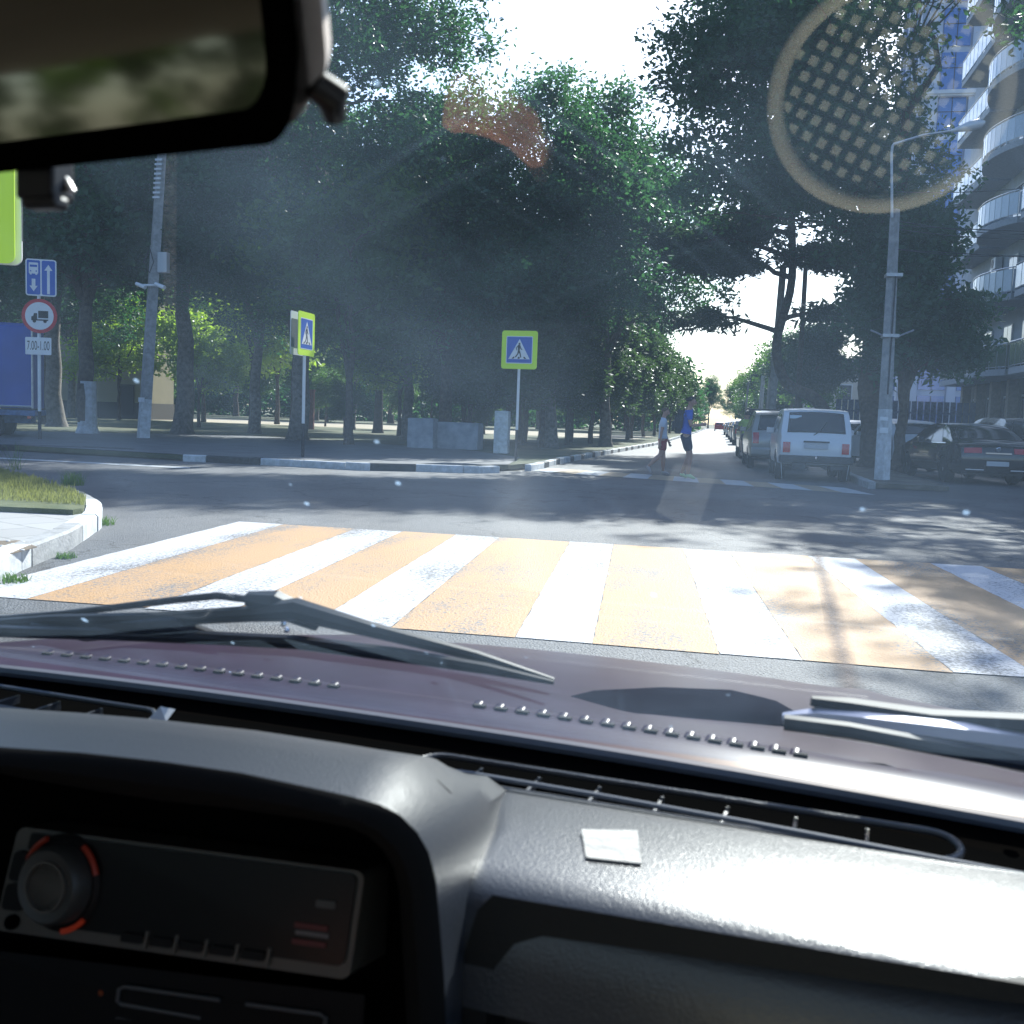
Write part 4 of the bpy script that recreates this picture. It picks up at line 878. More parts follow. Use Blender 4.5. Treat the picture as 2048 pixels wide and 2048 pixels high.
# distant cars along the road
pa = [(.08, .34), (.02, .5), (.02, .98), (.1, 1.04), (.45, 1.42), (.75, 1.52), (1.9, 1.57), (2.6, 1.48), (3.35, 1.04), (4.2, .85), (4.32, .70), (4.34, .34)]
def far_car(loc, paint, label, grp): return make_car('distant_car', label, loc, 0, 1.76, pa, 1.0, (.85, 3.45), .33, paint, ((.16, 1.08), (.5, 1.43), .78), ((3.3, 1.08), (2.7, 1.42)), [[(.75, 1.03), (3.1, 1.03), (2.6, 1.40), (.95, 1.42)]], [((.03, .74), (.06, 1.0), .70, .97, red_lamp)], group=grp)
red_car = mat('red car paint', (.5, .03, .03), .3, coat=.5)
far_car((.2, 180, 0), red_car, 'small distant red car driving away in the sunlit road', 'distant cars up the road')
for i, (x, y, m, l) in enumerate([(1.75, 62, grey_car, 'distant dark car parked nearest beyond the off-roader'), (1.7, 72, silver_car, 'distant silver car parked at the right kerb'), (1.7, 84, black_car, 'distant black car parked at the right kerb'), (1.6, 98, white_car, 'distant white car parked at the right kerb'), (1.5, 118, silver_car, 'farthest pale car at the right kerb')]): far_car((x, y, 0), m, l, 'distant cars up the road')

# blue tarpaulin lorry at the left edge
tb = mat('blue tarpaulin', (.012, .055, .33), .5, var=.12, scale=1.5, bump=.4, bscale=3)
e0 = G(62*K*1.0, 880, 0); ex, ey = e0[0]*.94, e0[1]*.94
tr = thing('lorry', 'lorry with a blue tarpaulin body at the left picture edge', 'lorry', (ex, ey, 0), R(28))
mb = MB(); rows = []
for i in range(25):
    x = -.02-5.6*i/24; rows.append([(x, 0, .95), (x, -.012*math.sin(i*1.3), 1.8), (x, 0, 3.1), (x, .05, 3.22), (x, 1.1, 3.36), (x, 2.25, 3.22), (x, 2.3, 3.1), (x, 2.3, .95)])
mb.grid(rows); mb.add(rows[0], [tuple(range(8))]); mb.add(rows[-1], [tuple(range(8))]); obj('tarpaulin', mb, tb, tr, smooth=True)
mb = MB(); mb.tube([(.0, -.03, .95), (.0, -.03, 3.1)], .03, 6); mb.tube([(-5.6, -.03, 1.0), (0, -.03, 1.0)], .03, 6); obj('rope_edge', mb, steel, tr)
mb = MB(); mb.box((-2.9, 1.15, .82), (5.9, 2.1, .16)); mb.box((-2.9, 1.15, .62), (5.5, .9, .2)); obj('chassis', mb, mat('blue chassis', (.05, .12, .3), .5, var=.3), tr, bevel=.01)
mb = MB(); mb.box((-6.9, 1.15, 1.5), (1.9, 2.1, 1.9)); obj('cab', mb, tb, tr, bevel=.12)
for px in (-1.2, -6.5):
    for py in (.2, 2.1):
        mb = MB(); M = Matrix.Translation((px, py, .45)) @ Matrix.Rotation(R(90), 4, 'X'); mb.lathe([(.2, -.12), (.42, -.13), (.45, -.1), (.45, .1), (.42, .13), (.2, .12)], 22, M); obj('wheel', mb, tyre_m, tr, smooth=True)
mb = MB(); mb.box((-.12, .35, .72), (.1, .35, .12)); obj('tail_light', mb, red_lamp, tr)

# ================================================================ PEOPLE
def skin(name, joints, edges, m, parent=None, root=0, sub=2, label=None):
    me = bpy.data.meshes.new(name); me.from_pydata([j[0] for j in joints], edges, []); o = bpy.data.objects.new(name, me); col.objects.link(o)
    s = o.modifiers.new('skin', 'SKIN'); s.use_smooth_shade = True
    for i, j in enumerate(joints):
        r = j[1] if hasattr(j[1], '__len__') else (j[1], j[1]); me.skin_vertices[0].data[i].radius = r; me.skin_vertices[0].data[i].use_root = (i == root)
    u = o.modifiers.new('sub', 'SUBSURF'); u.levels = sub; u.render_levels = sub
    me.materials.append(m); o.parent = parent
    if label: o['label'] = label
    return o
skin_m = mat('skin', (.42, .24, .17), .55, var=.05); hair_d = mat('dark hair', (.03, .022, .018), .7); hair_b = mat('brown hair', (.11, .07, .045), .7)
def person(label, loc, rz, h, pose, shirt, shorts, shoe, hair, long_shorts=.62, cap=None):
    """faces local +X.  pose: dict of joints as (x, y, z) for height 1"""
    t = thing('person', label, 'person', loc, rz); q = {k: Vector(v)*h for k, v in pose.items()}
    J = []; E = []; idx = {}
    def add(k, p, r): idx[k] = len(J); J.append((tuple(p), tuple(x*h for x in r) if hasattr(r, '__len__') else r*h)); return idx[k]
    def link(a, b): E.append((idx[a], idx[b]))
    add('pel', q['pel'], (.062, .048)); add('waist', q['pel'].lerp(q['chest'], .45), (.06, .045)); add('chest', q['chest'], (.072, .052)); add('neck0', q['chest'].lerp(q['neck'], .75), (.045, .04)); add('neck', q['neck'], .032)
    add('jaw', q['neck'].lerp(q['head'], .45), (.038, .034)); add('head', q['head'], (.046, .052)); add('crown', q['head']+(q['head']-q['neck']).normalized()*.055*h, (.036, .042))
    for a, b in (('pel', 'waist'), ('waist', 'chest'), ('chest', 'neck0'), ('neck0', 'neck'), ('neck', 'jaw'), ('jaw', 'head'), ('head', 'crown')): link(a, b)
    for s in 'lr':
        add('hip'+s, q['hip'+s], (.05, .048)); add('kn'+s, q['kn'+s], .036); add('calf'+s, q['kn'+s].lerp(q['an'+s], .35), .040); add('an'+s, q['an'+s], .02); add('toe'+s, q['toe'+s], (.02, .016))
        link('pel', 'hip'+s); link('hip'+s, 'kn'+s); link('kn'+s, 'calf'+s); link('calf'+s, 'an'+s); link('an'+s, 'toe'+s)
        add('sh'+s, q['sh'+s], .032); add('el'+s, q['el'+s], .022); add('wr'+s, q['wr'+s], .015); link('neck0', 'sh'+s); link('sh'+s, 'el'+s); link('el'+s, 'wr'+s)
        d = (q['wr'+s]-q['el'+s]).normalized(); pm = q['wr'+s]+d*.032*h; add('pm'+s, pm, (.020, .012)); link('wr'+s, 'pm'+s)
        sv = Vector((0, 1, 0)) if abs(d.y) < .8 else Vector((1, 0, 0)); sv = sv.cross(d).normalized(); up = d.cross(sv)
        for k in range(4):
            o_ = (k-1.5)*.0105*h; ln = (.040, .047, .044, .034)[k]*h; a = pm+d*.018*h+sv*o_; add('f%s%d' % (s, k), a+d*ln*.55+up*ln*.1, .0052); add('g%s%d' % (s, k), a+d*ln*.9+up*ln*.4, .0045); link('pm'+s, 'f%s%d' % (s, k)); link('f%s%d' % (s, k), 'g%s%d' % (s, k))
        a = q['wr'+s]+d*.012*h-sv*.016*h; add('th'+s, a+d*.018*h-sv*.012*h, .0062); link('pm'+s, 'th'+s)
    skin('body', J, E, skin_m, t)
    hd = q['head']; fx = .047*h
    mb = MB(); M = Matrix.Translation(hd+Vector((fx*1.0, 0, -.004*h))); mb.lathe([(.012*h, -.02*h), (.010*h, .0), (.004*h, .018*h)], 8, M); obj('nose', mb, skin_m, t, smooth=True)
    for s in (-1, 1):
        mb = MB(); mb.lathe([(.001, -.007*h), (.007*h, 0), (.001, .007*h)], 8, Matrix.Translation(hd+Vector((fx*.88, s*.018*h, .012*h)))); obj('eye', mb, black_sg, t)
        mb = MB(); mb.lathe([(.004*h, -.018*h), (.012*h, 0), (.004*h, .018*h)], 8, Matrix.Translation(hd+Vector((0, s*.046*h, .0)))); obj('ear', mb, skin_m, t)
    mb = MB(); mb.box(hd+Vector((fx*.9, 0, -.027*h)), (.01*h, .028*h, .006*h)); obj('mouth', mb, mat('lips', (.3, .12, .1), .5), t)
    # hair: cap of a sphere
    mb = MB(); rows = []
    for i in range(8):
        th = R(100)*i/7; rows.append([hd+Vector((-.008*h+math.cos(a)*math.sin(th)*.056*h-(.012*h if th > 1 else 0), math.sin(a)*math.sin(th)*.052*h, .022*h+math.cos(th)*.052*h+(.05*h*max(0, math.cos(a)) if th > 1 else 0))) for a in [2*math.pi*k/16 for k in range(17)]])
    mb.grid(rows); obj('hair', mb, hair, t, smooth=True)
    # shirt
    J = [((q['pel']+Vector((0, 0, .03*h)))[:], (.092*h, .068*h)), (q['pel'].lerp(q['chest'], .45)[:], (.088*h, .066*h)), (q['chest'][:], (.096*h, .070*h)), (q['chest'].lerp(q['neck'], .72)[:], (.052*h, .048*h))]; E = [(0, 1), (1, 2), (2, 3)]
    for s in 'lr':
        k = len(J); J += [(q['sh'+s][:], .044*h), (q['sh'+s].lerp(q['el'+s], .62)[:], .036*h)]; E += [(3, k), (k, k+1)]
    skin('shirt', J, E, shirt, t, root=1)
    J = [((q['pel']+Vector((0, 0, .035*h)))[:], (.086*h, .066*h)), (q['pel'][:], (.088*h, .068*h))]; E = [(0, 1)]
    for s in 'lr':
        k = len(J); J += [(q['hip'+s][:], .068*h), (q['hip'+s].lerp(q['kn'+s], long_shorts*.55)[:], .064*h), (q['hip'+s].lerp(q['kn'+s], long_shorts*1.3)[:], .058*h)]; E += [(1, k), (k, k+1), (k+1, k+2)]
    skin('shorts', J, E, shorts, t, root=1)
    for s in 'lr':
        a, b = q['an'+s], q['toe'+s]; d = (b-a).normalized()
        skin('shoe', [((a-d*.022*h-Vector((0, 0, .012*h)))[:], (.024*h, .026*h)), (a.lerp(b, .45)[:], (.024*h, .024*h)), ((b+d*.02*h)[:], (.020*h, .014*h))], [(0, 1), (1, 2)], shoe, t)
    return t, q
manp = dict(pel=(0, 0, .53), chest=(.015, 0, .73), neck=(.03, 0, .86), head=(.055, 0, .925), hipl=(0, .05, .51), hipr=(0, -.05, .51), knl=(.07, .05, .29), knr=(.055, -.05, .285), anl=(-.03, .055, .055), anr=(.045, -.055, .05),
    toel=(.03, .06, .015), toer=(.12, -.06, .012), shl=(.02, .105, .80), shr=(.02, -.105, .80), ell=(.05, .12, .64), elr=(.05, -.12, .64), wrl=(.16, .07, .655), wrr=(.165, -.06, .66))
boyp = dict(pel=(0, 0, .53), chest=(-.005, 0, .72), neck=(.0, 0, .85), head=(.03, 0, .92), hipl=(0, .05, .51), hipr=(0, -.05, .51), knl=(.02, .05, .28), knr=(-.02, -.05, .30), anl=(.03, .055, .05), anr=(-.20, -.055, .12),
    toel=(.11, .06, .013), toer=(-.16, -.06, .04), shl=(0, .10, .79), shr=(0, -.10, .79), ell=(.03, .13, .63), elr=(-.03, -.13, .63), wrl=(.09, .12, .50), wrr=(-.045, -.14, .475))
blue_t = mat('blue shirt', (.015, .10, .50), .8, var=.15); navy = mat('navy shorts', (.02, .028, .06), .85, var=.2); red_s = mat('red shorts', (.30, .02, .04), .8, var=.2)
white_t = mat('pale grey T-shirt', (.50, .54, .62), .85, var=.08); green_sh = mat('green white trainers', (.45, .60, .35), .6); pale_sh = mat('pale shoes', (.45, .38, .36), .6)
mx_, my_ = G(1367, 957); man, mq = person('man in blue shirt and navy shorts walking right across the far crossing', (mx_, my_, .005), R(4), 1.80, manp, blue_t, navy, green_sh, hair_d, .66)
bx_, by_ = G(1322, 950); boy, _q = person('boy in pale T-shirt and red shorts walking behind the man', (bx_, by_, .005), R(6), 1.56, boyp, white_t, red_s, pale_sh, hair_b, .6)
# backpack on the man's back
mb = MB(); bm = bmesh.new(); bmesh.ops.create_cube(bm, size=1); bmesh.ops.bevel(bm, geom=bm.edges, offset=.22, segments=4, affect='EDGES')
mb.add([(v.co.x*.22, v.co.y*.32, v.co.z*.52) for v in bm.verts], [tuple(v.index for v in f.verts) for f in bm.faces]); bm.free()
bpk = thing('backpack', 'black backpack on the back of the man in blue', 'backpack', (mx_-.155, my_+.01, 1.24), R(4)); obj('bag_body', mb, mat('black nylon', (.02, .025, .035), .7, var=.3, bump=.3), bpk, smooth=True); bpk.rotation_euler = (0, R(6), R(4))
for s in (-1, 1):
    mb = MB(); mb.tube([(.08, s*.11, .20), (.18, s*.12, .27), (.27, s*.12, .16), (.27, s*.13, -.05), (.1, s*.14, -.2)], .018, 6); obj('strap', mb, black_paint, bpk)
mb = MB(); mb.box((-.12, 0, -.1), (.06, .22, .22)); obj('front_pocket', mb, mat('black nylon', (.02, .025, .035)), bpk, bevel=.03)
# phone in the man's hands
p = (mq['wrl']+mq['wrr'])/2+Vector((.11, 0, .03)); rzp = R(4)
mb = MB(); mb.box((0, 0, 0), (.01, .075, .15), rot=(0, R(-25), 0)); tag(obj('phone', mb, black_sg, loc=(mx_+p.x*math.cos(rzp)-p.y*math.sin(rzp), my_+p.y+p.x*math.sin(rzp), p.z)), 'dark phone held up by the man in blue', 'phone')
# scooter and rider in hi-vis by the parked cars
hv = mat('hi-vis vest', (.35, .50, .10), .7, var=.2)
sx, sy = .92, 35.0
ridp = dict(manp); ridp.update(knl=(.17, .06, .45), knr=(.17, -.06, .45), anl=(.12, .08, .21), anr=(.12, -.08, .21), toel=(.19, .08, .18), toer=(.19, -.08, .18), wrl=(.28, .12, .66), wrr=(.28, -.12, .66), chest=(.05, 0, .72), neck=(.08, 0, .85), head=(.10, 0, .92), ell=(.13, .15, .66), elr=(.13, -.15, .66))
rd_, _q = person('scooter rider in a yellow green vest left of the beige hatchback', (sx, sy, 0), R(90), 1.66, ridp, hv, navy, black_paint, hair_d, .9)
sc = thing('scooter', 'dark motor scooter under the rider in the yellow green vest', 'scooter', (sx, sy, 0), R(90))
for px in (-.5, .72):
    mb = MB(); mb.lathe([(.12, -.05), (.23, -.055), (.25, -.03), (.25, .03), (.23, .055), (.12, .05)], 20, Matrix.Translation((px, 0, .25)) @ Matrix.Rotation(R(90), 4, 'X')); obj('wheel', mb, tyre_m, sc, smooth=True)
mb = MB(); mb.prism([(-.8, .55), (-.75, .85), (-.1, .80), (.05, .35), (.38, .3), (.55, .95), (.62, .95), (.62, .25), (.3, .18), (-.3, .2), (-.6, .35)], lambda a, b, t: (a, t, b), -.13, .13); obj('body', mb, grey_car, sc, bevel=.03)
mb = MB(); mb.tube([(.58, 0, .9), (.5, 0, 1.02)], .03, 8); mb.tube([(.42, -.3, 1.05), (.5, 0, 1.02), (.42, .3, 1.05)], .018, 8); obj('handlebar', mb, black_paint, sc)
mb = MB(); mb.box((-.80, 0, .68), (.04, .12, .06)); obj('tail_light', mb, red_lamp, sc)
# ================================================================ BUILDINGS
wall_w = mat('pale grey render', (.42, .45, .50), .8, var=.08, scale=2)
slab_m = mat('balcony slab', (.38, .40, .44), .8, var=.1)
glass_b = mat('frosted balcony glass', (.50, .58, .68), .18, spec=.9, var=.06)
glass_w = mat('dark window glass', (.03, .04, .055), .07, spec=.9)
frame_w = mat('white window frame', (.55, .56, .58), .4)
dark_st = mat('dark stone cladding', (.06, .055, .055), .5, var=.3)
rail_m = mat('balcony rail', (.55, .57, .6), .3, .6)
ap = thing('apartment_building', 'apartment house with curved frosted glass balconies at the right', 'building', (13.5, 40, .1), 0)
X0 = 0.0; LEN = 25.0
mb = MB(); mb.box((8, LEN/2-2, 17.5), (16, LEN+4, 27)); obj('wall', mb, wall_w, ap)
mb = MB(); mb.box((8.4, LEN/2-2, 2.0), (16, LEN+3.6, 4.0)); g0 = obj('ground_floor', mb, dark_st, ap)
for i in range(8):
    yv = .2+i*3.1; mb = MB(); mb.box((.33, yv+1.2, 1.6), (.1, 2.2, 2.8)); f = obj('shop_window', mb, frame_w, ap)
    mb = MB(); mb.box((.27, yv+1.2, 1.6), (.02, 2.0, 2.6)); obj('pane', mb, glass_w, f)
    mb = MB(); mb.box((.0, yv-.3, 1.95), (.45, .45, 3.9)); obj('column', mb, mat('beige column', (.28, .24, .19), .7, var=.15), ap)
FL = 3.3
def outline(y0, y1, d, curved):
    if not curved: return [(0, y0), (-d, y0), (-d, y1), (0, y1)]
    return [(0, y0)]+[(-1.25-(d-1.25)*math.sin(math.pi*i/12)**.8, y0+(y1-y0)*i/12) for i in range(13)]+[(0, y1)]
for fl in range(8):
    z = 4.0+fl*FL
    for y0, y1, d, cv in ((-4.5, 8.2, 1.3, 0), (8.9, 15.2, 2.0, 1), (15.6, 22.6, 1.25, 0)):
        o_ = outline(y0, y1, d, cv); mb = MB(); mb.prism(o_, lambda a, b, t: (a, b, t), z-.28, z)
        ba = obj('balcony', mb, slab_m, ap)
        P = [Vector((a, b, z)) for a, b in o_]; gl = MB(); rl = MB(); top = [p+Vector((0, 0, 1.12)) for p in P]
        for a, b in zip(P, P[1:]):
            n = max(1, int((b-a).length/.85))
            for k in range(n):
                p, q = a.lerp(b, k/n), a.lerp(b, (k+1)/n); dd = (q-p).normalized()*.03; nn = Vector((dd.y, -dd.x, 0)).normalized()*.008
                p2, q2 = p+dd, q-dd; v = [p2+nn, q2+nn, q2-nn, p2-nn]
                gl.add([w_+Vector((0, 0, .12)) for w_ in v]+[w_+Vector((0, 0, 1.05)) for w_ in v], [(0, 3, 2, 1), (4, 5, 6, 7), (0, 1, 5, 4), (1, 2, 6, 5), (2, 3, 7, 6), (3, 0, 4, 7)])
                rl.tube([p, p+Vector((0, 0, 1.1))], .02, 4)
        rl.tube(top, .03, 6); rl.tube([p+Vector((0, 0, .09)) for p in P], .015, 4)
        obj('glass_panels', gl, glass_b if fl > 0 else mat('clear green balcony glass', (.10, .13, .10), .12, spec=.9), ba); obj('railing', rl, rail_m, ba)
        # windows / doors behind
        n = int((y1-y0)/2.9)
        for k in range(n):
            yc = y0+(k+.5)*(y1-y0)/n; wd = 1.5
            mb = MB(); mb.box((-.03, yc, z+1.2), (.1, wd, 2.35)); f = obj('window', mb, frame_w, ap)
            mb = MB(); mb.box((-.085, yc-wd*.23, z+1.2), (.02, wd*.42, 2.2)); mb.box((-.085, yc+wd*.23, z+1.2), (.02, wd*.42, 2.2)); obj('pane', mb, glass_w, f)
        if (fl+y0) % 2 < 1.2:
            mb = MB(); mb.box((-.22, y0+.6, z+2.35), (.34, .85, .6)); ac = obj('air_conditioner', mb, white_pl, ap, bevel=.03)
            mb = MB(); mb.lathe([(.20, 0), (.22, .01), (.20, .02)], 18, Matrix.Translation((-.39, y0+.7, z+2.35)) @ Matrix.Rotation(R(-90), 4, 'Y')); obj('fan_grille', mb, trim_bk, ac)
    # far gable with windows (facing up the street), wedge corner
    mb = MB(); mb.box((-.02, 23.3, z+1.6), (.08, .6, 1.4)); f = obj('window', mb, frame_w, ap); mb = MB(); mb.box((-.065, 23.3, z+1.6), (.02, .45, 1.25)); obj('pane', mb, glass_w, f)
# ivy and hedge near it
def bush(name, x, y, z, rx, ry, rz_, ncl, m, label, seed, cat='bush', leaf=.07):
    me, C = crown(name, seed, [(0, 0, rz_, rx, ry, rz_)], ncl, 60, leaf, .18); me.materials.append(m); o = bpy.data.objects.new(name, me); col.objects.link(o); o.location = (x, y, z); return tag(o, label, cat)
bush('hanging_plants', 12.9, 42.5, 4.6, .5, 2.2, .55, 60, leaf_mid, 'green plants spilling over the first floor balcony', 61, 'plants')
bush('hanging_plants', 12.6, 39.5, 14.6, .5, 2.0, 1.0, 60, leaf_mid, 'plants on an upper balcony at the right picture edge', 62, 'plants')
bush('hedge', -15.5, -4, .1, 1.2, 14, 5.5, 1300, leaf_mid, 'tall green hedge left of the car, seen only in the mirror', 64, 'hedge', leaf=.12)
bush('hedge', 13.2, 44, .1, .6, 7, .7, 110, leaf_dark, 'dark hedge at the foot of the apartment house', 63, 'hedge')
# blue office tower behind
tw = thing('tower_block', 'tall blue glass tower with pale pilasters behind the apartment house', 'building', (17.5, 108, 0), 0)
blue_gl = mat('blue curtain glass', (.05, .14, .42), .12, spec=.9, var=.15, scale=.5)
mb = MB(); mb.box((7, 8, 36), (13.6, 15.6, 72)); obj('wall', mb, mat('pale tower cladding', (.42, .47, .58), .6), tw)
for i in range(4):
    xc = 1.1+i*3.6; mb = MB(); mb.box((xc, .1, 36), (.8, .7, 72.6)); obj('pilaster', mb, mat('pale tower cladding', (.42, .47, .58)), tw)
for i in range(4):
    yc = 1.6+i*3.7; mb = MB(); mb.box((.1, yc, 36), (.6, .8, 72.6)); obj('pilaster', mb, mat('pale tower cladding', (.42, .47, .58)), tw)
for k in range(17):
    z = 3+k*4.1
    for i in range(3):
        mb = MB(); mb.box((2.9+i*3.6, .12, z), (2.5, .12, 3.5)); o = obj('window', mb, blue_gl, tw)
        mb = MB(); mb.box((2.9+i*3.6, .04, z), (.06, .06, 3.5)); mb.box((2.9+i*3.6, .04, z+.3), (2.5, .06, .06)); obj('mullion', mb, black_paint, o)
    for i in range(3):
        mb = MB(); mb.box((.12, 3.45+i*3.7, z), (.12, 2.6, 3.5)); o = obj('window', mb, blue_gl, tw)
    if k % 4 == 3:
        mb = MB(); mb.box((6.9, 7.8, z+2.0), (15, 17, .35)); mb.box((6.9, 7.8, z+1.75), (14.6, 16.6, .2)); obj('cornice', mb, mat('tower cornice', (.55, .58, .64), .6), tw)
# pale low building far right of the road, behind the bent pine
hb = thing('low_house', 'pale low house seen behind the bent pine trunk', 'building', (6.4, 92, 0), 0)
mb = MB(); mb.box((4, 4, 3.4), (7.5, 8, 6.8)); obj('wall', mb, mat('cream wall', (.50, .46, .40), .8, var=.08), hb)
mb = MB(); mb.box((4, 4, 6.95), (8.1, 8.6, .3)); obj('roof', mb, mat('pale roof', (.55, .52, .48), .7), hb)
for k in range(3):
    mb = MB(); mb.box((1.8+k*2.3, -.02, 4.3), (1.1, .1, 1.4)); f = obj('window', mb, frame_w, hb); mb = MB(); mb.box((1.8+k*2.3, -.08, 4.3), (.9, .02, 1.2)); obj('pane', mb, glass_w, f)
# lattice of blue boards (fence) under the tree at the parking lot
fb = thing('board_fence', 'grey blue upright board fence behind the parked cars', 'fence', (6.3, 58, .1), R(-3))
mb = MB()
for i in range(22): mb.box((i*.32, 0, 1.35), (.27, .04, 2.7))
mb2 = MB(); mb2.box((3.4, .05, .6), (7, .05, .1)); mb2.box((3.4, .05, 2.1), (7, .05, .1))
obj('boards', mb, mat('grey blue boards', (.10, .13, .22), .6, var=.3), fb); obj('rail', mb2, mat('grey blue boards', (.1, .13, .22)), fb)
# beige building behind the trees at the left
a = G(-80, 812, .13); Yb = 62
p0 = AT(-200, 800, Yb); p1 = AT(300, 800, Yb); zt = AT(30, 570, Yb).z
lb = thing('beige_building', 'plain beige wall building behind the trees at the left', 'building', (p0.x, Yb, .1), 0)
Wd = p1.x-p0.x
mb = MB(); mb.box((Wd/2, 1.5, zt/2+.5), (Wd, 3, zt-1)); obj('wall', mb, mat('beige wall', (.24, .21, .14), .85, var=.06, scale=1), lb)
mb = MB(); mb.box((Wd/2, 1.48, .55), (Wd+.1, 3.1, 1.1)); obj('plinth', mb, mat('dark plinth', (.06, .055, .05), .9), lb)
dx = AT(255, 790, Yb).x-p0.x; mb = MB(); mb.box((dx, -.05, 1.25), (1.0, .12, 1.9)); d_ = obj('door', mb, mat('dark door', (.03, .025, .025), .6), lb)
mb = MB(); mb.box((dx, -.13, 2.25), (1.2, .05, .08)); obj('lintel', mb, mat('dark plinth', (.06, .055, .05)), d_)
mb = MB(); mb.box((Wd/2, 1.5, zt+.05), (Wd+.6, 3.6, .2)); obj('roof', mb, mat('dark plinth', (.06, .055, .05)), lb)
# railing behind the car, in the mirror
rf = thing('park_railing', 'pale upright bar railing left of the car, seen in the mirror', 'railing', (-10.5, -9, .1), R(90))
mb = MB(); mb.box((7, 0, 1.1), (15, .05, .05)); mb.box((7, 0, .15), (15, .05, .05)); obj('rail', mb, white_pl, rf)
mb = MB()
for i in range(100): mb.box((-.45+i*.15, 0, .6), (.025, .025, 1.0))
obj('bars', mb, white_pl, rf)
# ================================================================ OWN CAR (camera sits inside)
car = thing('car', 'purple car the picture is taken from, with black dashboard, wipers and mirror', 'car', (0, 0, 0), -PHI)
vinyl = mat('black vinyl', (.022, .023, .026), .36, bump=.3, bscale=520, spec=.6)
vinyl_s = mat('shiny dashboard vinyl', (.040, .043, .050), .30, bump=.35, bscale=520, spec=.8)
deep = mat('deep black', (.0022, .0022, .0022), 1.0, spec=.0)
purple = mat('purple car paint', (.030, .018, .036), .32, .0, spec=.14, coat=.0, var=.12, scale=14)
rub = mat('black rubber', (.012, .012, .014), .42, spec=.5)
def part(n, mb, m, par=car, **k): return obj(n, mb, m, par, **k)
# hood with rounded front and flanks
UC = -.41
mb = MB(); rows = []
for i in range(29):
    f = i/28; v = .93+.93*f; z = .9235-.16*f**1.25-(0.10*max(0, f-.93)/.07)
    row = []
    for j in range(33):
        u = -1+2*j/32; x = UC+.70*u*(1-.03*f); dz = -.030*abs(u)**2.2-(.09*max(0, abs(u)-.95)/.05); ridge = .006*math.exp(-((abs(u)-.62)/.05)**2)
        row.append((x, v, z+dz+ridge+.012))
    rows.append(row)
mb.grid(rows); hood = part('hood', mb, purple, smooth=True)
mb = MB(); rows = []
for i in range(8):
    f = i/5; v = .845+.094*f; rows.append([(UC+.74*(-1+2*j/24), v, .934+.008*math.sin(min(f, 1)*3.14)-.02*max(0, f-1)-.022*abs(-1+2*j/24)**2.2) for j in range(25)])
mb.grid(rows); cowl = part('cowl_panel', mb, purple, smooth=True)
def louvre(u, v, z):
    mb = MB(); rows = []
    for i in range(7):
        a = math.pi*i/6; rows.append([(math.cos(a)*.0055, k*.014-.007, .0045*math.sin(a)*(1 if k else .1)) for k in range(2)])
    mb.grid(rows); return mb
lm = louvre(0, 0, 0); mb2 = MB(); mb2.add([(-.0055, .0075, .0002), (.0055, .0075, .0002), (.004, .0072, .004), (-.004, .0072, .004)], [(0, 1, 2, 3)])
def lv(px, py):
    p = CZ(px, py, .942); return p
first = None
rows_ = [[(96+37.9*i, 1341+3.6*i) for i in range(16)], [(954+42.4*i, 1431+5.5*i+.25*i*i*.12) for i in range(16)]]
slot_m = mat('vent shadow gap', (.004, .004, .005), .9)
for rr in rows_:
    for px, py in rr:
        p = lv(px, py); p.y = .905; p = Vector((CV(px, py, .905).x, .905, .942-.022*abs((CV(px, py, .905).x-UC)/.74)**2.2))
        if first is None:
            first = part('louvre', lm, purple, cowl, smooth=True); mb = MB(); mb.box((.0055, -.0075, .0012), (.014, .007, .003)); s_ = obj('q', mb, slot_m); 
            # merge the dark slot into the louvre mesh as a second material
            first.data.materials.append(slot_m); bm = bmesh.new(); bm.from_mesh(first.data); n0 = len(bm.faces); bm.from_mesh(s_.data)
            bm.faces.ensure_lookup_table()
            for f in bm.faces[n0:]: f.material_index = 1
            bm.to_mesh(first.data); bm.free(); bpy.data.objects.remove(s_); o = first
        else: o = first.copy(); col.objects.link(o); o.parent = cowl
        o.location = p; o.scale = (.85, .75, .7)
mb = MB(); mb.tube([(UC+.77*(-1+2*j/24), .838, .936-.022*abs(-1+2*j/24)**2.2) for j in range(25)], .0065, 8); part('windscreen_trim', mb, mat('grey rubber trim', (.13, .15, .19), .35, spec=.7), smooth=True)
# windscreen pane, 45 degree rake, slightly curved
gl = bpy.data.materials.new('dusty windscreen glass'); gl.use_nodes = True; n = gl.node_tree; n.nodes.clear(); out = n.nodes.new('ShaderNodeOutputMaterial')
tr_ = n.nodes.new('ShaderNodeBsdfTransparent'); tr_.inputs[0].default_value = (.80, .90, 1.0, 1); gs = n.nodes.new('ShaderNodeBsdfGlossy'); gs.inputs['Roughness'].default_value = 0.0
lw_ = n.nodes.new('ShaderNodeLayerWeight'); pw_ = n.nodes.new('ShaderNodeMath'); pw_.operation = 'POWER'; pw_.inputs[1].default_value = 5.0; n.links.new(lw_.outputs['Facing'], pw_.inputs[0])
m2 = n.nodes.new('ShaderNodeMath'); m2.operation = 'MULTIPLY_ADD'; m2.inputs[1].default_value = .9; m2.inputs[2].default_value = .065; m2.use_clamp = True
n.links.new(pw_.outputs[0], m2.inputs[0]); mx1 = n.nodes.new('ShaderNodeMixShader'); n.links.new(m2.outputs[0], mx1.inputs[0]); n.links.new(tr_.outputs[0], mx1.inputs[1]); n.links.new(gs.outputs[0], mx1.inputs[2])
tl = n.nodes.new('ShaderNodeBsdfTranslucent'); tl.inputs[0].default_value = (.42, .66, 1.0, 1)
tc = n.nodes.new('ShaderNodeTexCoord')
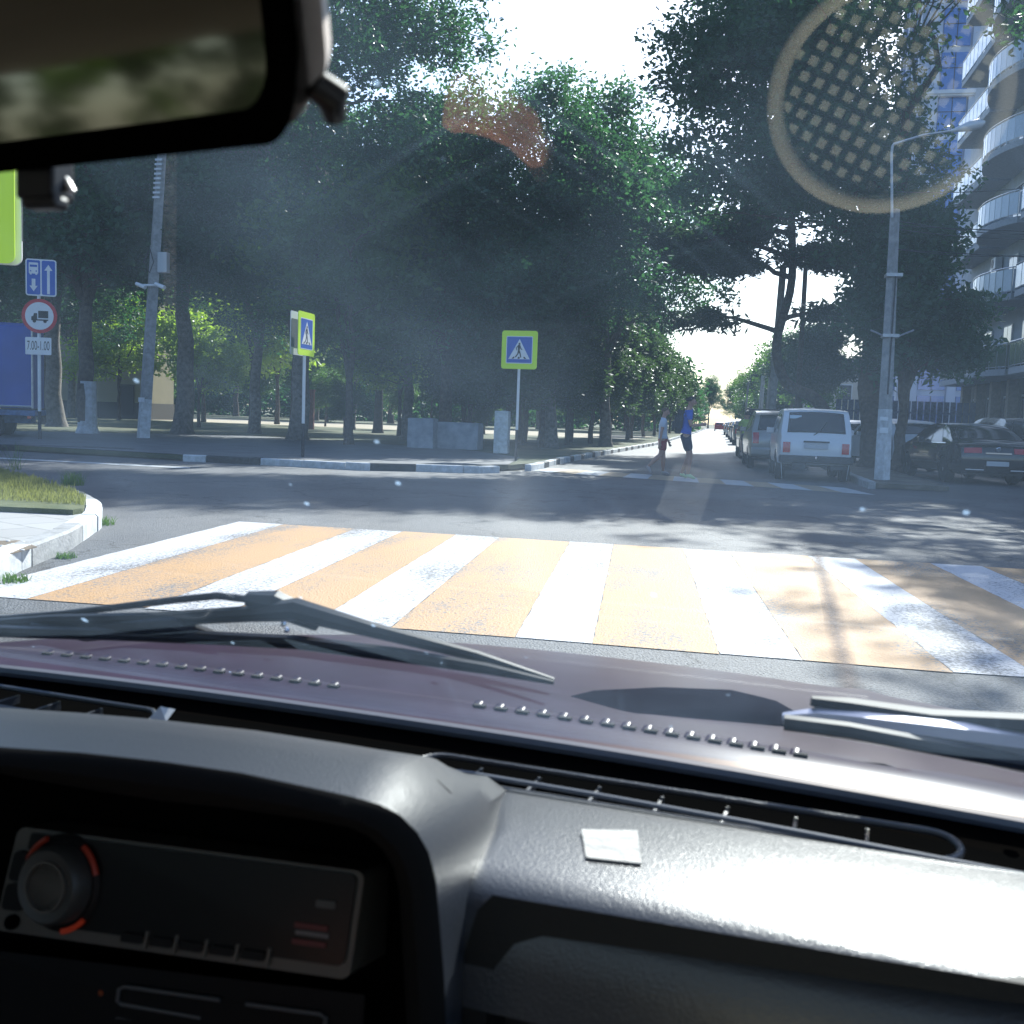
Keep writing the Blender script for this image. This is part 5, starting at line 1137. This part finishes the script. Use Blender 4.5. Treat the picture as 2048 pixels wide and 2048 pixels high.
def N(t, **k):
    q = n.nodes.new(t)
    for a, b in k.items():
        if a in q.inputs: q.inputs[a].default_value = b
        else: setattr(q, a, b)
    return q
def math_(op, a, b=None):
    q = n.nodes.new('ShaderNodeMath'); q.operation = op
    for i, s in enumerate((a, b)):
        if s is None: continue
        if isinstance(s, (int, float)): q.inputs[i].default_value = s
        else: n.links.new(s, q.inputs[i])
    return q.outputs[0]
def ramp(src, a, b, va, vb):
    q = n.nodes.new('ShaderNodeMapRange'); q.inputs[1].default_value = a; q.inputs[2].default_value = b; q.inputs[3].default_value = va; q.inputs[4].default_value = vb; n.links.new(src, q.inputs[0]); return q.outputs[0]
def soft(dist, rad):
    q = math_('SUBTRACT', rad, dist); q = math_('DIVIDE', q, .035); m_ = n.nodes.new('ShaderNodeClamp'); n.links.new(q, m_.inputs[0]); return m_.outputs[0]
def arcs(cu, cv, dens, thr, seed):
    sub = n.nodes.new('ShaderNodeVectorMath'); sub.operation = 'SUBTRACT'; sub.inputs[1].default_value = (cu, cv, 1.78-cv); n.links.new(tc.outputs['Object'], sub.inputs[0])
    ln = n.nodes.new('ShaderNodeVectorMath'); ln.operation = 'LENGTH'; n.links.new(sub.outputs[0], ln.inputs[0])
    wb = n.nodes.new('ShaderNodeTexNoise'); wb.inputs['Scale'].default_value = 2.5; n.links.new(tc.outputs['Object'], wb.inputs[0])
    rr = math_('ADD', ln.outputs['Value'], math_('MULTIPLY', wb.outputs[0], .03))
    n1 = n.nodes.new('ShaderNodeTexNoise'); n1.noise_dimensions = '1D'; n1.inputs['Scale'].default_value = dens; n1.inputs['Detail'].default_value = 3; n.links.new(math_('ADD', rr, seed), n1.inputs['W'])
    return ramp(n1.outputs[0], thr, thr+.12, 0, 1)
film = N('ShaderNodeTexNoise', Scale=7.0, Detail=5.0); n.links.new(tc.outputs['Object'], film.inputs[0])
v1 = N('ShaderNodeTexVoronoi', Scale=38.0); n.links.new(tc.outputs['Object'], v1.inputs[0])
sep = n.nodes.new('ShaderNodeSeparateColor'); n.links.new(v1.outputs['Color'], sep.inputs[0])
rad = ramp(sep.outputs[0], .50, 1, 0.0, .10)         # only some cells get a speck, of varying size
spk = soft(v1.outputs['Distance'], rad)
v2 = N('ShaderNodeTexVoronoi', Scale=13.0); n.links.new(tc.outputs['Object'], v2.inputs[0])
sep2 = n.nodes.new('ShaderNodeSeparateColor'); n.links.new(v2.outputs['Color'], sep2.inputs[0])
rad2 = ramp(sep2.outputs[1], .60, 1, 0.0, .075); spk2 = soft(v2.outputs['Distance'], rad2)
filmv = ramp(film.outputs[0], .36, .74, .010, .032)
brk = N('ShaderNodeTexNoise', Scale=5.0, Detail=3.0); n.links.new(tc.outputs['Object'], brk.inputs[0])
arc = math_('MULTIPLY', math_('ADD', arcs(-.62, .80, 95, .62, 0.0), arcs(.05, .80, 80, .62, 7.0)), ramp(brk.outputs[0], .50, .70, 0, .014))
veil = math_('ADD', math_('ADD', math_('ADD', filmv, arc), math_('MULTIPLY', spk, .20)), math_('MULTIPLY', spk2, .26))
mx2 = n.nodes.new('ShaderNodeMixShader'); n.links.new(veil, mx2.inputs[0]); n.links.new(mx1.outputs[0], mx2.inputs[1]); n.links.new(tl.outputs[0], mx2.inputs[2]); n.links.new(mx2.outputs[0], out.inputs[0])
WH = .80
GB, GT = (.835, .945), (.385, 1.395)
mb = MB(); rows = []
for i in range(9):
    f = i/8; rows.append([(UC+WH*u*(1-.04*f), GB[0]+(GT[0]-GB[0])*f-.0*u*u, GB[1]+(GT[1]-GB[1])*f) for u in [(-1+2*j/24) for j in range(25)]])
mb.grid(rows); part('windscreen', mb, gl, smooth=True)
def GP(px, py, off=.02):   # point just outside the pane
    d = cf(ray(px, py)); nn = Vector((0, .7071, .7071)); p0 = Vector((0, GB[0], GB[1]))+nn*off; t = (p0-Vector((0, 0, EYE))).dot(nn)/d.dot(nn); return Vector((0, 0, EYE))+d*t
def GPk(pts, off=.02): return [GP(x*K, y*K, off) for x, y in pts]
# wipers
wl = mat('satin wiper metal', (.012, .013, .016), .5, spec=.4)
wr_ = mat('worn bare wiper metal', (.50, .50, .56), .3, .8)
def flat_tube(pts, r, n=8): 
    mb = MB(); mb.tube(pts, r, n); return mb
w1 = part('wiper', flat_tube(GPk([(-60, 1172), (120, 1158), (330, 1132), (410, 1124), (470, 1131)], .040), [.0035]*5), wl, smooth=True)
obj('blade_bridge', flat_tube(GPk([(-60, 1180), (100, 1170), (300, 1168), (470, 1158), (560, 1150), (700, 1188), (900, 1238), (1045, 1283)], .026), [.005, .0062, .0068, .0075, .0105, .007, .0048, .002]), wl, w1, smooth=True)
obj('clip', flat_tube(GPk([(468, 1130), (520, 1138), (556, 1155), (600, 1180)], .034), [.007, .012, .011, .006]), wl, w1, smooth=True)
obj('rubber_blade', flat_tube(GPk([(-60, 1188), (60, 1193), (200, 1196), (380, 1203), (560, 1212), (760, 1237), (920, 1262), (1045, 1288)], .012), [.0065]*6+[.005, .002]), rub, w1, smooth=True)
obj('inner_claw', flat_tube(GPk([(60, 1182), (160, 1196), (240, 1186), (330, 1180), (385, 1196), (430, 1206)], .018), [.004, .008, .009, .009, .007, .002]), wl, w1, smooth=True)
for x_, y_ in ((534, 1176), (540, 1188), (849, 1227), (212, 1182)):
    mb = MB(); p = GP(x_*K, y_*K, .036); mb.lathe([(.0028, -.002), (.003, .0), (.0015, .0015)], 10, Matrix.Translation(p) @ Matrix.Rotation(R(60), 4, 'X')); obj('rivet', mb, chrome, w1)
w2 = part('wiper', flat_tube(GPk([(1530, 1322), (1600, 1337), (1760, 1362), (1990, 1372)], .036), [.004, .009, .010, .009]), wl, smooth=True, label='right wiper, its blade carrier worn to bare metal')
obj('blade_bridge', flat_tube(GPk([(1478, 1356), (1545, 1358), (1640, 1367), (1800, 1388), (1990, 1412)], .024), [.005, .010, .0095, .011, .012]), wr_, w2, smooth=True)
obj('rubber_blade', flat_tube(GPk([(1480, 1363), (1600, 1378), (1780, 1412), (1990, 1450)], .010), .0065), rub, w2, smooth=True)
obj('inner_claw', flat_tube(GPk([(1500, 1374), (1640, 1392), (1800, 1420), (1900, 1440), (1990, 1456)], .016), [.003, .0045, .0045, .005, .006]), wr_, w2, smooth=True)
obj('arm', flat_tube(GPk([(1650, 1352), (1800, 1371), (1990, 1383)], .040), [.004, .0055, .006]), rub, w2, smooth=True)
for x_, y_ in ((1712, 1381), (1912, 1441)):
    mb = MB(); p = GP(x_*K, y_*K, .034); mb.lathe([(.005, -.004), (.0055, .0), (.003, .003)], 12, Matrix.Translation(p) @ Matrix.Rotation(R(60), 4, 'X')); obj('rivet', mb, chrome, w2)

hull = [(1036, 1312), (1100, 1297), (1250, 1290), (1400, 1296), (1470, 1312), (1530, 1345), (1480, 1357), (1330, 1360), (1200, 1372), (1100, 1386), (1045, 1372), (1030, 1345)]  # dark patch added in place of a smoky reflection on the bonnet
top_ = [CZ(x*K, y*K, .924) for x, y in hull]; cen_ = sum(top_, Vector((0, 0, 0)))/len(top_)
mb = MB(); rings = [[p.lerp(cen_, 0)-Vector((0, 0, .03)) for p in top_], [p.lerp(cen_, .02)-Vector((0, 0, .006)) for p in top_], [p.lerp(cen_, .15) for p in top_], [p.lerp(cen_, .6)+Vector((0, 0, .004)) for p in top_]]
rings = [r_+[r_[0]] for r_ in rings]; mb.grid(rings); mb.add([p for p in rings[-1][:-1]], [tuple(range(len(top_)))])
part('smoky_patch', mb, mat('smoky patch black', (.016, .017, .024), .9, spec=.0), smooth=True)
# ---------------- dashboard
dash = None
# rear black strip below the pane
mb = MB(); rows = []
for i, (v, z) in enumerate([(.846, .934), (.832, .930), (.815, .925), (.79, .925), (.75, .927), (.722, .934), (.712, .9385)]):
    rows.append([(UC+.76*(-1+2*j/24), v, z-.018*abs(-1+2*j/24)**2.2*(1 if i < 5 else .2)) for j in range(25)])
mb.grid(rows); ds = part('dashboard_shelf', mb, deep, smooth=True)
# edge piping of the shelf
mb = MB(); mb.tube([CV(x, y, .712) for x, y in [(-40, 1438), (0, 1441), (318, 1467), (560, 1493), (795, 1528), (950, 1549), (1197, 1591), (1494, 1645), (2048, 1750)]], .0022, 8); obj('shelf_piping', mb, mat('satin edge strip', (.15, .16, .18), .35), ds, smooth=True)
def slot_loop(a, b, v0, wv, name):
    """long rounded defroster slot between car-frame u=a..b"""
    P = []
    for i in range(9): t = math.pi/2+math.pi*i/8; P.append((a+wv*math.cos(t), v0+wv*math.sin(t)))
    for i in range(9): t = -math.pi/2+math.pi*i/8; P.append((b+wv*math.cos(t), v0+wv*math.sin(t)))
    mb = MB(); mb.tube([(x, y, .9325+.003*(y-.73)/.03) for x, y in P], .0028, 8, closed=True); o = obj(name, mb, vinyl_s, ds, smooth=True)
    mb = MB(); k = int((b-a)/.05)
    for i in range(k): mb = MB(); mb.box((a+.03+i*.05, v0, .9275), (.0025, wv*1.9, .008)); obj('slot_rib', mb, vinyl_s, o)
    return o
slot_loop(-.315, .055, .748, .021, 'demister_slot'); slot_loop(-.95, -.62, .748, .021, 'demister_slot')
# paper and fluff glints on the shelf
mb = MB(); mb.add([(0, 0, 0), (.018, .004, .002), (.020, .016, .010), (.004, .014, .006), (.010, .008, .014)], [(0, 1, 4), (1, 2, 4), (2, 3, 4), (3, 0, 4)])
p = CV(290, 1446, .725); tag(obj('paper_scrap', mb, white_pl, loc=(p.x*CS+p.y*SN, -p.x*SN+p.y*CS, .940)), 'tiny crumpled white scrap at the foot of the windscreen', 'scrap')
# right padded top: cross sections from the shelf edge to the glovebox brow
def Dn(u):   # near edge height, traced brow
    return .946
def sect_right(u):
    s = max(0, min(1, (u+.23)/.03)); q = 0
    pts = [(.712, .9395), (.68, .9445), (.62, .949), (.57, .9495), (.55, .947), (.537, .940), (.530, .928), (.527, .905), (.525, .88)]
    return [(v+.0*s, z) for v, z in pts]
us = [-.208, -.204, -.198, -.19, -.178, -.16]+[-.13+.06*i for i in range(10)]
mb = MB(); rows = []
for i_, u in enumerate(us):
    rows.append([(u-.034*max(0, 1-i_/5)*max(0, min(1, (v-.60)/.10)), v, z) for v, z in sect_right(u)])
# round off the left end (turning down into the valley)
def endcap(u, k):
    return [(u-(.045 if k else 0), v+.0, z) for v, z in sect_right(u)]
R0 = rows[0]; cap = []
for k in range(1, 6):
    a = R(90)*k/5; cap.insert(0, [(x-.020*math.sin(a), v, z-.035*(1-math.cos(a))*(.15+.85*min(1, (.712-v)/.10))) for x, v, z in R0])
rows = [[(x-.002, v, z-.14*min(1, (.712-v)/.10)) for x, v, z in cap[0]]]+cap+rows
mb.grid(rows); dr = part('dashboard_pad', mb, vinyl_s, smooth=True)
# left binnacle: brow outline at the near edge lofted back to the shelf
fr_px = [(-260, 1478), (-100, 1483), (0, 1494), (160, 1505), (318, 1522), (480, 1545), (636, 1578), (700, 1592), (760, 1609), (800, 1630), (835, 1665), (858, 1705), (872, 1760), (880, 1850), (888, 1950), (895, 2100)]
VB = .485
front = [CV(x, y, VB) for x, y in fr_px]
def uat(p, v): return CV(p[0], p[1], v).x
bk_px = [(-400, 1402), (-240, 1412), (-20, 1439), (160, 1453), (318, 1467), (520, 1490), (700, 1515), (795, 1530), (900, 1543), (975, 1553)]
back = [CV(x, y, .712)+Vector((0, 0, .0005)) for x, y in bk_px]
last = back[-1]
back = back+[Vector((last.x+.018, .705, last.z-.006)), Vector((last.x+.030, .67, last.z-.016)), Vector((last.x+.036, .63, last.z-.030)), Vector((last.x+.040, .59, last.z-.055)), Vector((last.x+.042, .565, last.z-.11)), Vector((last.x+.042, .555, last.z-.3))]
mb = MB(); rows = []
for k in range(9):
    f = k/8; h_ = .018*math.sin(math.pi*f)
    rows.append([a.lerp(b, 1-f)+Vector((0, 0, h_*(1 if i < 9 else 0)))+(Vector((h_*.3, 0, 0)) if i >= 9 else Vector((0, 0, 0))) for i, (a, b) in enumerate(zip(front, back))])
lip = []
cen = Vector((front[4].x, VB, .88))
for k, (dv, sh) in enumerate([(-.006, .004), (-.009, .011), (-.007, .018), (.0, .024), (.02, .026), (.10, .027)]):
    lip.append([p+Vector((0, dv, 0))+(cen-p).normalized()*sh*(1.0) for p in front])
mb.grid(rows); bn = part('instrument_binnacle', mb, mat('binnacle vinyl', (.022, .026, .034), .34, bump=.35, bscale=520, spec=.55), smooth=True)
mb = MB(); mb.grid([rows[0] if False else front]+lip); obj('binnacle_lip', mb, mat('matte black lip', (.006, .0055, .0055), .9, spec=.15), bn, smooth=True)
# console face behind the lip
mb = MB(); f0 = lip[-1]
mb.add([(p.x, VB+.055, p.z) for p in f0]+[(cen.x-.8, VB+.055, .55), (f0[-1].x, VB+.055, .55)], [tuple(range(len(f0)))+(len(f0)+1, len(f0))]); cons = part('console_face', mb, deep)
# ---------------- radio
V0 = VB+.02
c_tl, c_tr, c_br, c_bl = CV(42, 1652, V0+.006), CV(733, 1742, V0+.006), CV(702, 1958, V0-.008), CV(-8, 1858, V0-.008)
ex_ = (c_tr-c_tl); nrm = ex_.cross(c_bl-c_tl).normalized(); nrm = nrm if nrm.y < 0 else -nrm
def RP(s, t, d=0): return c_tl.lerp(c_tr, s).lerp(c_bl.lerp(c_br, s), t)+nrm*d
AR = ex_.length/(c_bl-c_tl).length
def rpoly(mb, poly, d0, d1): mb.prism(poly, lambda a, b, t: RP(a, b, t), d0, d1)
def rr_(s0, t0, s1, t1, r=.03):
    return [(s0+(s1-s0)/2+x/AR*1.0, t0+(t1-t0)/2+y) for x, y in rrect((s1-s0)*AR, (t1-t0), r)]
radio_si = mat('dull silver plastic', (.070, .062, .052), .5, .1)
mb = MB(); rpoly(mb, rr_(0, 0, 1, 1, .09), -.12, .002); rad_ = part('car_radio', mb, radio_si)
mb = MB(); rpoly(mb, rr_(.21, .035, .985, .88, .07), .002, .004); obj('display', mb, mat('gloss black panel', (.004, .004, .0045), .35, spec=.2), rad_)
mb = MB(); rpoly(mb, rr_(.05, .035, .30, .20, .03), .002, .0035); obj('top_panel', mb, mat('gloss black panel', (.01, .01, .011)), rad_)
for t0, t1 in ((.22, .50), (.53, .78)):
    mb = MB(); rpoly(mb, rr_(.02, t0, .085, t1, .05), .002, .006); obj('button', mb, mat('black plastic', (.004, .004, .0045), .6, spec=.2), rad_)
mb = MB(); rpoly(mb, [(.055+.022*math.cos(a)/1, .90+.022*AR*.9*math.sin(a)) for a in [k*math.pi/8 for k in range(16)]], .002, .004); obj('jack_socket', mb, deep, rad_)
for k in range(5):
    s = .462+k*.083; mb = MB(); rpoly(mb, [(s, .80), (s+.008, .80), (s+.005, .97), (s-.003, .97)], .004, .0055); obj('button_divider', mb, radio_si, rad_)
for k in range(5):
    s = .395+k*.083; mb = MB(); rpoly(mb, rr_(s, .84, s+.062, .925, .02), .004, .006); obj('button', mb, mat('black plastic', (.015, .015, .016)), rad_)
# knob
kc = RP(.185, .46, .002); kr = .030; M = Matrix.Translation(kc) @ nrm.to_track_quat('Z', 'Y').to_matrix().to_4x4()
mb = MB(); mb.lathe([(kr*1.0, 0), (kr*1.0, .003), (kr*.90, .005), (kr*.86, .004)], 40, M); kb = obj('knob', mb, mat('black plastic', (.015, .015, .016)), rad_)
for a0, a1, st in ((-75, -40, .8), (20, 60, .15), (120, 160, .12), (190, 235, .25)):
    mb = MB(); pts = [M @ Vector((math.cos(R(a))*kr*.97, math.sin(R(a))*kr*.97, .005)) for a in np.linspace(a0, a1, 9)]; mb.tube(pts, .0018, 6)
    obj('ring_light', mb, mat('red ring light %d' % int(st*100), (.20, .02, .01), .4, emit=(1, .10, .03, st*.03)), kb)
mb = MB(); mb.lathe([(kr*.84, 0), (kr*.80, .014), (kr*.72, .017), (kr*.5, .016), (kr*.48, .013), (kr*.1, .012)], 36, M); obj('dial', mb, mat('dark grey dial', (.035, .034, .032), .45), kb, smooth=True)
mb = MB(); mb.lathe([(kr*.52, .0155), (kr*.52, .018), (kr*.47, .018), (kr*.47, .0155)], 32, M); obj('dial_ring', mb, radio_si, kb)
mb = MB(); rpoly(mb, rr_(.895, .30, .945, .37, .02), .004, .005); obj('marking', mb, mat('dim grey print', (.05, .05, .048), .6), rad_)
mb = MB(); rpoly(mb, rr_(.855, .60, .94, .64, .01), .004, .005); obj('marking', mb, mat('dim white print', (.10, .09, .09), .6), rad_)
for t0 in (.53, .68): 
    mb = MB(); rpoly(mb, rr_(.85, t0, .935, t0+.05, .01), .004, .005); obj('marking', mb, mat('dim red print', (.08, .008, .008), .6), rad_)
# heater slider panel under the radio
def outl(pts, v, r=.0013):
    mb = MB(); mb.tube([CV(x, y, v) for x, y in pts], r, 6); return mb
grey_ln = mat('grey outline print', (.09, .09, .09), .5)
hp_ = part('heater_panel', (lambda m_: (m_.add([CV(-60, 1895, V0+.01), CV(730, 1990, V0+.01), CV(720, 2150, V0+.0), CV(-60, 2110, V0)], [(0, 1, 2, 3)]), m_)[1])(MB()), mat('black plastic', (.015, .015, .016)))
obj('slider_outline', outl([(440, 2000), (250, 1973), (238, 1978), (235, 2002), (243, 2008), (402, 2036)], V0+.005), grey_ln, hp_)
obj('slider_outline', outl([(492, 2008), (640, 2028), (652, 2036), (648, 2060)], V0+.005), grey_ln, hp_)
obj('slider_outline', outl([(226, 2070), (228, 2040), (236, 2034), (330, 2048), (430, 2062)], V0+.005), grey_ln, hp_)
mb = MB(); mb.lathe([(.002, 0), (.0015, .001)], 10, Matrix.Translation(CV(202, 1986, V0+.006)) @ Matrix.Rotation(R(90), 4, 'X')); obj('warning_lamp', mb, mat('dim orange lamp', (.25, .05, .01), .4), hp_)
# glovebox side: fascia, recess and lid
fas = mat('dark fascia', (.007, .0065, .0065), .7, bump=.2, bscale=300)
VR = .527
mb = MB()
P = [CV(x, y, VR) for x, y in [(985, 1790), (2300, 2010), (2400, 2500), (860, 2500), (905, 2000), (930, 1900), (955, 1820)]]
I = [CV(x, y, VR) for x, y in [(1085, 1872), (2300, 2045), (2380, 2450), (960, 2450), (972, 2010), (990, 1935), (1028, 1888)]]
for i in range(7):
    j = (i+1) % 7; mb.add([P[i], P[j], I[j], I[i]], [(0, 1, 2, 3)]); mb.add([I[i], I[j], I[j]+Vector((0, .06, 0)), I[i]+Vector((0, .06, 0))], [(0, 1, 2, 3)])
part('glovebox_surround', mb, fas)
mb = MB(); L_ = [CV(x, y, VR+.035) for x, y in [(985, 1950), (1300, 1985), (1600, 2028), (2300, 2130), (2300, 2500), (985, 2500)]]; mb.add([p for p in L_]+[p+Vector((0, .015, 0)) for p in L_], [tuple(range(6)), tuple(range(11, 5, -1))]+[(i, (i+1) % 6, 6+(i+1) % 6, 6+i) for i in range(6)])
part('glovebox_lid', mb, mat('brown black lid', (.014, .011, .010), .6, bump=.15, bscale=200))
mb = MB(); mb.box((-.1, .66, .62), (1.6, .02, .62)); mb.box((-.41, .68, .55), (1.5, .3, .02)); part('bulkhead', mb, deep)
mb = MB(); rows = []
for i in range(5):
    x = -.262+.012*i; rows.append([(x, .70-.0*i, .93), (x, .60, .90), (x, .56, .80), (x, .545, .6)])
mb.grid(rows); mb.add([(-.34, .715, .936), (-.17, .715, .936), (-.17, .56, .915), (-.34, .56, .915)], [(0, 1, 2, 3)]); part('centre_filler', mb, vinyl_s)
# pale adhesive square on the dashboard
q = [CZ(x, y, .9500) for x, y in [(1163, 1662), (1275, 1664), (1283, 1730), (1172, 1718)]]
def c2w(p): return Vector((p.x*CS+p.y*SN, -p.x*SN+p.y*CS, p.z))
q = [c2w(p) for p in q]; o0 = q[0]
mb = MB(); mb.add([p-o0 for p in q]+[p-o0+Vector((0, 0, .0012)) for p in q], [(3, 2, 1, 0), (4, 5, 6, 7), (0, 1, 5, 4), (1, 2, 6, 5), (2, 3, 7, 6), (3, 0, 4, 7)])
tag(obj('adhesive_pad', mb, mat('pale adhesive', (.38, .37, .35), .8, var=.1, scale=60, bump=.3), loc=o0), 'pale square adhesive pad stuck on the dashboard', 'sticker')

# ---------------- rear view mirror
pc = [CV(558*K, 205*K, .300)]   # lower right corner of the glass
br_, bl_ = CV(548*K, 232*K, .300), CV(-120*K, 312*K, .372)
ax = (bl_-br_).normalized(); upv = Vector((0, -.215, 1)); upv = (upv-ax*upv.dot(ax)).normalized(); mn = ax.cross(upv).normalized(); mn = mn if mn.y < 0 else -mn
Wm, Hm = .235, .085
def MP(a, b, d): return br_+ax*(a+.0)+upv*b+mn*d
def rr2(x0, y0, x1, y1, r): return [((x0+x1)/2+a, (y0+y1)/2+b) for a, b in rrect(x1-x0, y1-y0, r, 8)]
mb = MB(); ring_o = rr2(-.0035, -.006, Wm, Hm, .017); ring_i = rr2(.0045, .0055, Wm-.008, Hm-.008, .014)
n_o = len(ring_o)
A = [MP(a, b, 0) for a, b in ring_o]; B = [MP(a, b, .004) for a, b in rr2(-.001, -.002, Wm-.003, Hm-.003, .016)]; C_ = [MP(a, b, .004) for a, b in ring_i]; D_ = [MP(a, b, .001) for a, b in ring_i]; E_ = [MP(a, b, -.010) for a, b in rr2(.004, .006, Wm-.01, Hm-.01, .02)]
for X_, Y_ in ((E_, A), (A, B), (B, C_), (C_, D_)):
    for i in range(n_o): j = (i+1) % n_o; mb.add([X_[i], X_[j], Y_[j], Y_[i]], [(0, 1, 2, 3)])
mb.add(E_, [tuple(range(n_o))]); mir = part('rear_view_mirror', mb, deep, smooth=True)
mg = mat('tinted mirror glass', (.27, .25, .19), .07, 1.0)
mb = MB(); mb.add([MP(a, b, .0015) for a, b in ring_i], [tuple(range(n_o))]); obj('mirror_glass', mb, mg, mir)
mb = MB(); F_ = [MP(a, b, -.006) for a, b in rr2(-.013, .006, Wm, Hm+.01, .014)]; G_ = [MP(a, b, -.014) for a, b in rr2(-.0075, .012, Wm, Hm+.01, .014)]; H_ = [MP(a, b, -.006) for a, b in rr2(-.004, .0, Wm, Hm, .014)]
for X_, Y_ in ((H_, F_), (F_, G_)):
    for i in range(n_o): j = (i+1) % n_o; mb.add([X_[i], X_[j], Y_[j], Y_[i]], [(0, 1, 2, 3)])
mb.add(G_, [tuple(range(n_o))]); obj('rear_shell', mb, mat('pale grey shell', (.66, .65, .67), .35, var=.12, scale=40), mir, smooth=True)
mb = MB(); mb.tube([MP(-.006, .012, -.006), MP(-.008, .008, -.012), MP(-.004, .002, -.016)], [.005, .006, .004], 10); obj('pivot_cap', mb, rub, mir, smooth=True)
lv0 = CV(85*K, 318*K, .36); mb = MB(); mb.box(lv0+Vector((0, 0, -.004)), (.020, .014, .020)); mb.box(lv0+Vector((.002, -.002, -.015)), (.018, .010, .006)); lev = obj('dip_lever', mb, rub, mir, bevel=.002)
mb = MB(); mb.tube([CV(112*K, 322*K, .362), CV(128*K, 345*K, .362), CV(137*K, 362*K, .362)], .0016, 6); obj('lever_edge', mb, mat('pale grey shell', (.66, .65, .67)), mir)

# ---------------- cabin shell: roof, pillars, doors, back with window, floor
lin = mat('beige roof lining', (.34, .31, .26), .9, var=.06); dk = mat('dark door card', (.03, .028, .026), .8)
mb = MB(); mb.box((UC, -.72, 1.43), (1.62, 2.22, .03)); part('roof', mb, lin)
mb = MB()
for s in (-1, 1):
    mb.box((UC+s*.80, -.75, .62), (.05, 3.2, .70)); mb.box((UC+s*.78, -.55, 1.20), (.05, .10, .50)); mb.box((UC+s*.78, -1.72, 1.20), (.05, .20, .50))
    mb.tube([(UC+s*.83, .87, .93), (UC+s*.80, .36, 1.43)], .028, 6)
part('door_panel', mb, dk)
mb = MB(); mb.box((UC, -2.30, .62), (1.45, .05, .72)); mb.box((UC, -.7, .28), (1.45, 3.2, .04))
part('floor', mb, dk)
mb = MB()
for s in (-.36, .36): mb.box((UC+s, -.55, .62), (.48, .12, .62), rot=(R(12), 0, 0)); mb.box((UC+s, -.28, .38), (.48, .5, .14))
mb.box((UC, -1.65, .62), (1.25, .14, .62)); part('seat', mb, mat('brown seat cloth', (.06, .045, .035), .95, var=.2), bevel=.04)

# ---------------- things on the passenger's lap, mirrored in the windscreen
def RZ(px, py, z):
    """hit the pane from the camera, reflect, continue to height z (car frame)"""
    d = cf(ray(px*K, py*K)); nn = Vector((0, .7071, .7071)); p0 = Vector((0, GB[0], GB[1])); e0_ = Vector((0, 0, EYE)); t = (p0-e0_).dot(nn)/d.dot(nn); h = e0_+d*t
    r = d-nn*2*d.dot(nn); return h+r*((z-h.z)/r.z)
ZL = .84
cR = RZ(1675, 175, ZL); rx_ = (RZ(1890, 175, ZL)-RZ(1455, 175, ZL)).length/2
bag = thing('woven_bag', 'round beige rimmed bag with open black mesh, mirrored in the windscreen upper right', 'bag', tuple(c2w(Vector((cR.x, cR.y, ZL-.12)))), 0)
rim_b = mat('beige rim', (.80, .70, .50), .8, var=.1)
mb = MB(); mb.tube([(math.cos(a)*rx_, math.sin(a)*rx_, .12) for a in [2*math.pi*k/48 for k in range(48)]], .0075, 10, closed=True); obj('rim', mb, rim_b, bag, smooth=True)
mb = MB(); mb.lathe([(rx_*.55, 0), (rx_*.96, .05), (rx_, .115), (rx_*.98, .116), (rx_*.9, .05), (rx_*.5, .01)], 40); obj('bag_body', mb, mat('black nylon', (.02, .025, .035)), bag, smooth=True)
mb = MB(); sp_ = rx_*2/13
for i in range(-6, 7):
    for j in range(-6, 7):
        if math.hypot(i, j)*sp_ < rx_*.93: mb.box((i*sp_, j*sp_, .112), (sp_*.5, sp_*.5, .004), rot=(0, 0, R(0)))
ms_ = obj('mesh_squares', mb, mat('pale mesh squares', (.72, .68, .52), .8), bag); ms_.rotation_euler = (0, 0, R(20))
pz = [RZ(x, y, .90) for x, y in [(828, 240), (835, 170), (850, 130), (900, 125), (965, 160), (1015, 210), (1032, 260), (1028, 310), (1008, 345), (985, 305), (950, 270), (900, 246), (860, 236)]]
pw = [c2w(p) for p in pz]; o0 = pw[0]
mb = MB(); mb.add([p-o0 for p in pw]+[p-o0-Vector((0, 0, .03)) for p in pw], [tuple(range(13)), tuple(range(25, 12, -1))]+[(i, (i+1) % 13, 13+(i+1) % 13, 13+i) for i in range(13)])
tag(obj('skin_stand_in', mb, mat('salmon skin stand-in', (.85, .34, .20), .9, var=.2, scale=30), loc=o0, bevel=.006), 'salmon coloured curved stand-in for bare skin mirrored in the windscreen centre', 'skin_stand_in')  # bare skin stand-in, added for its reflection in the pane
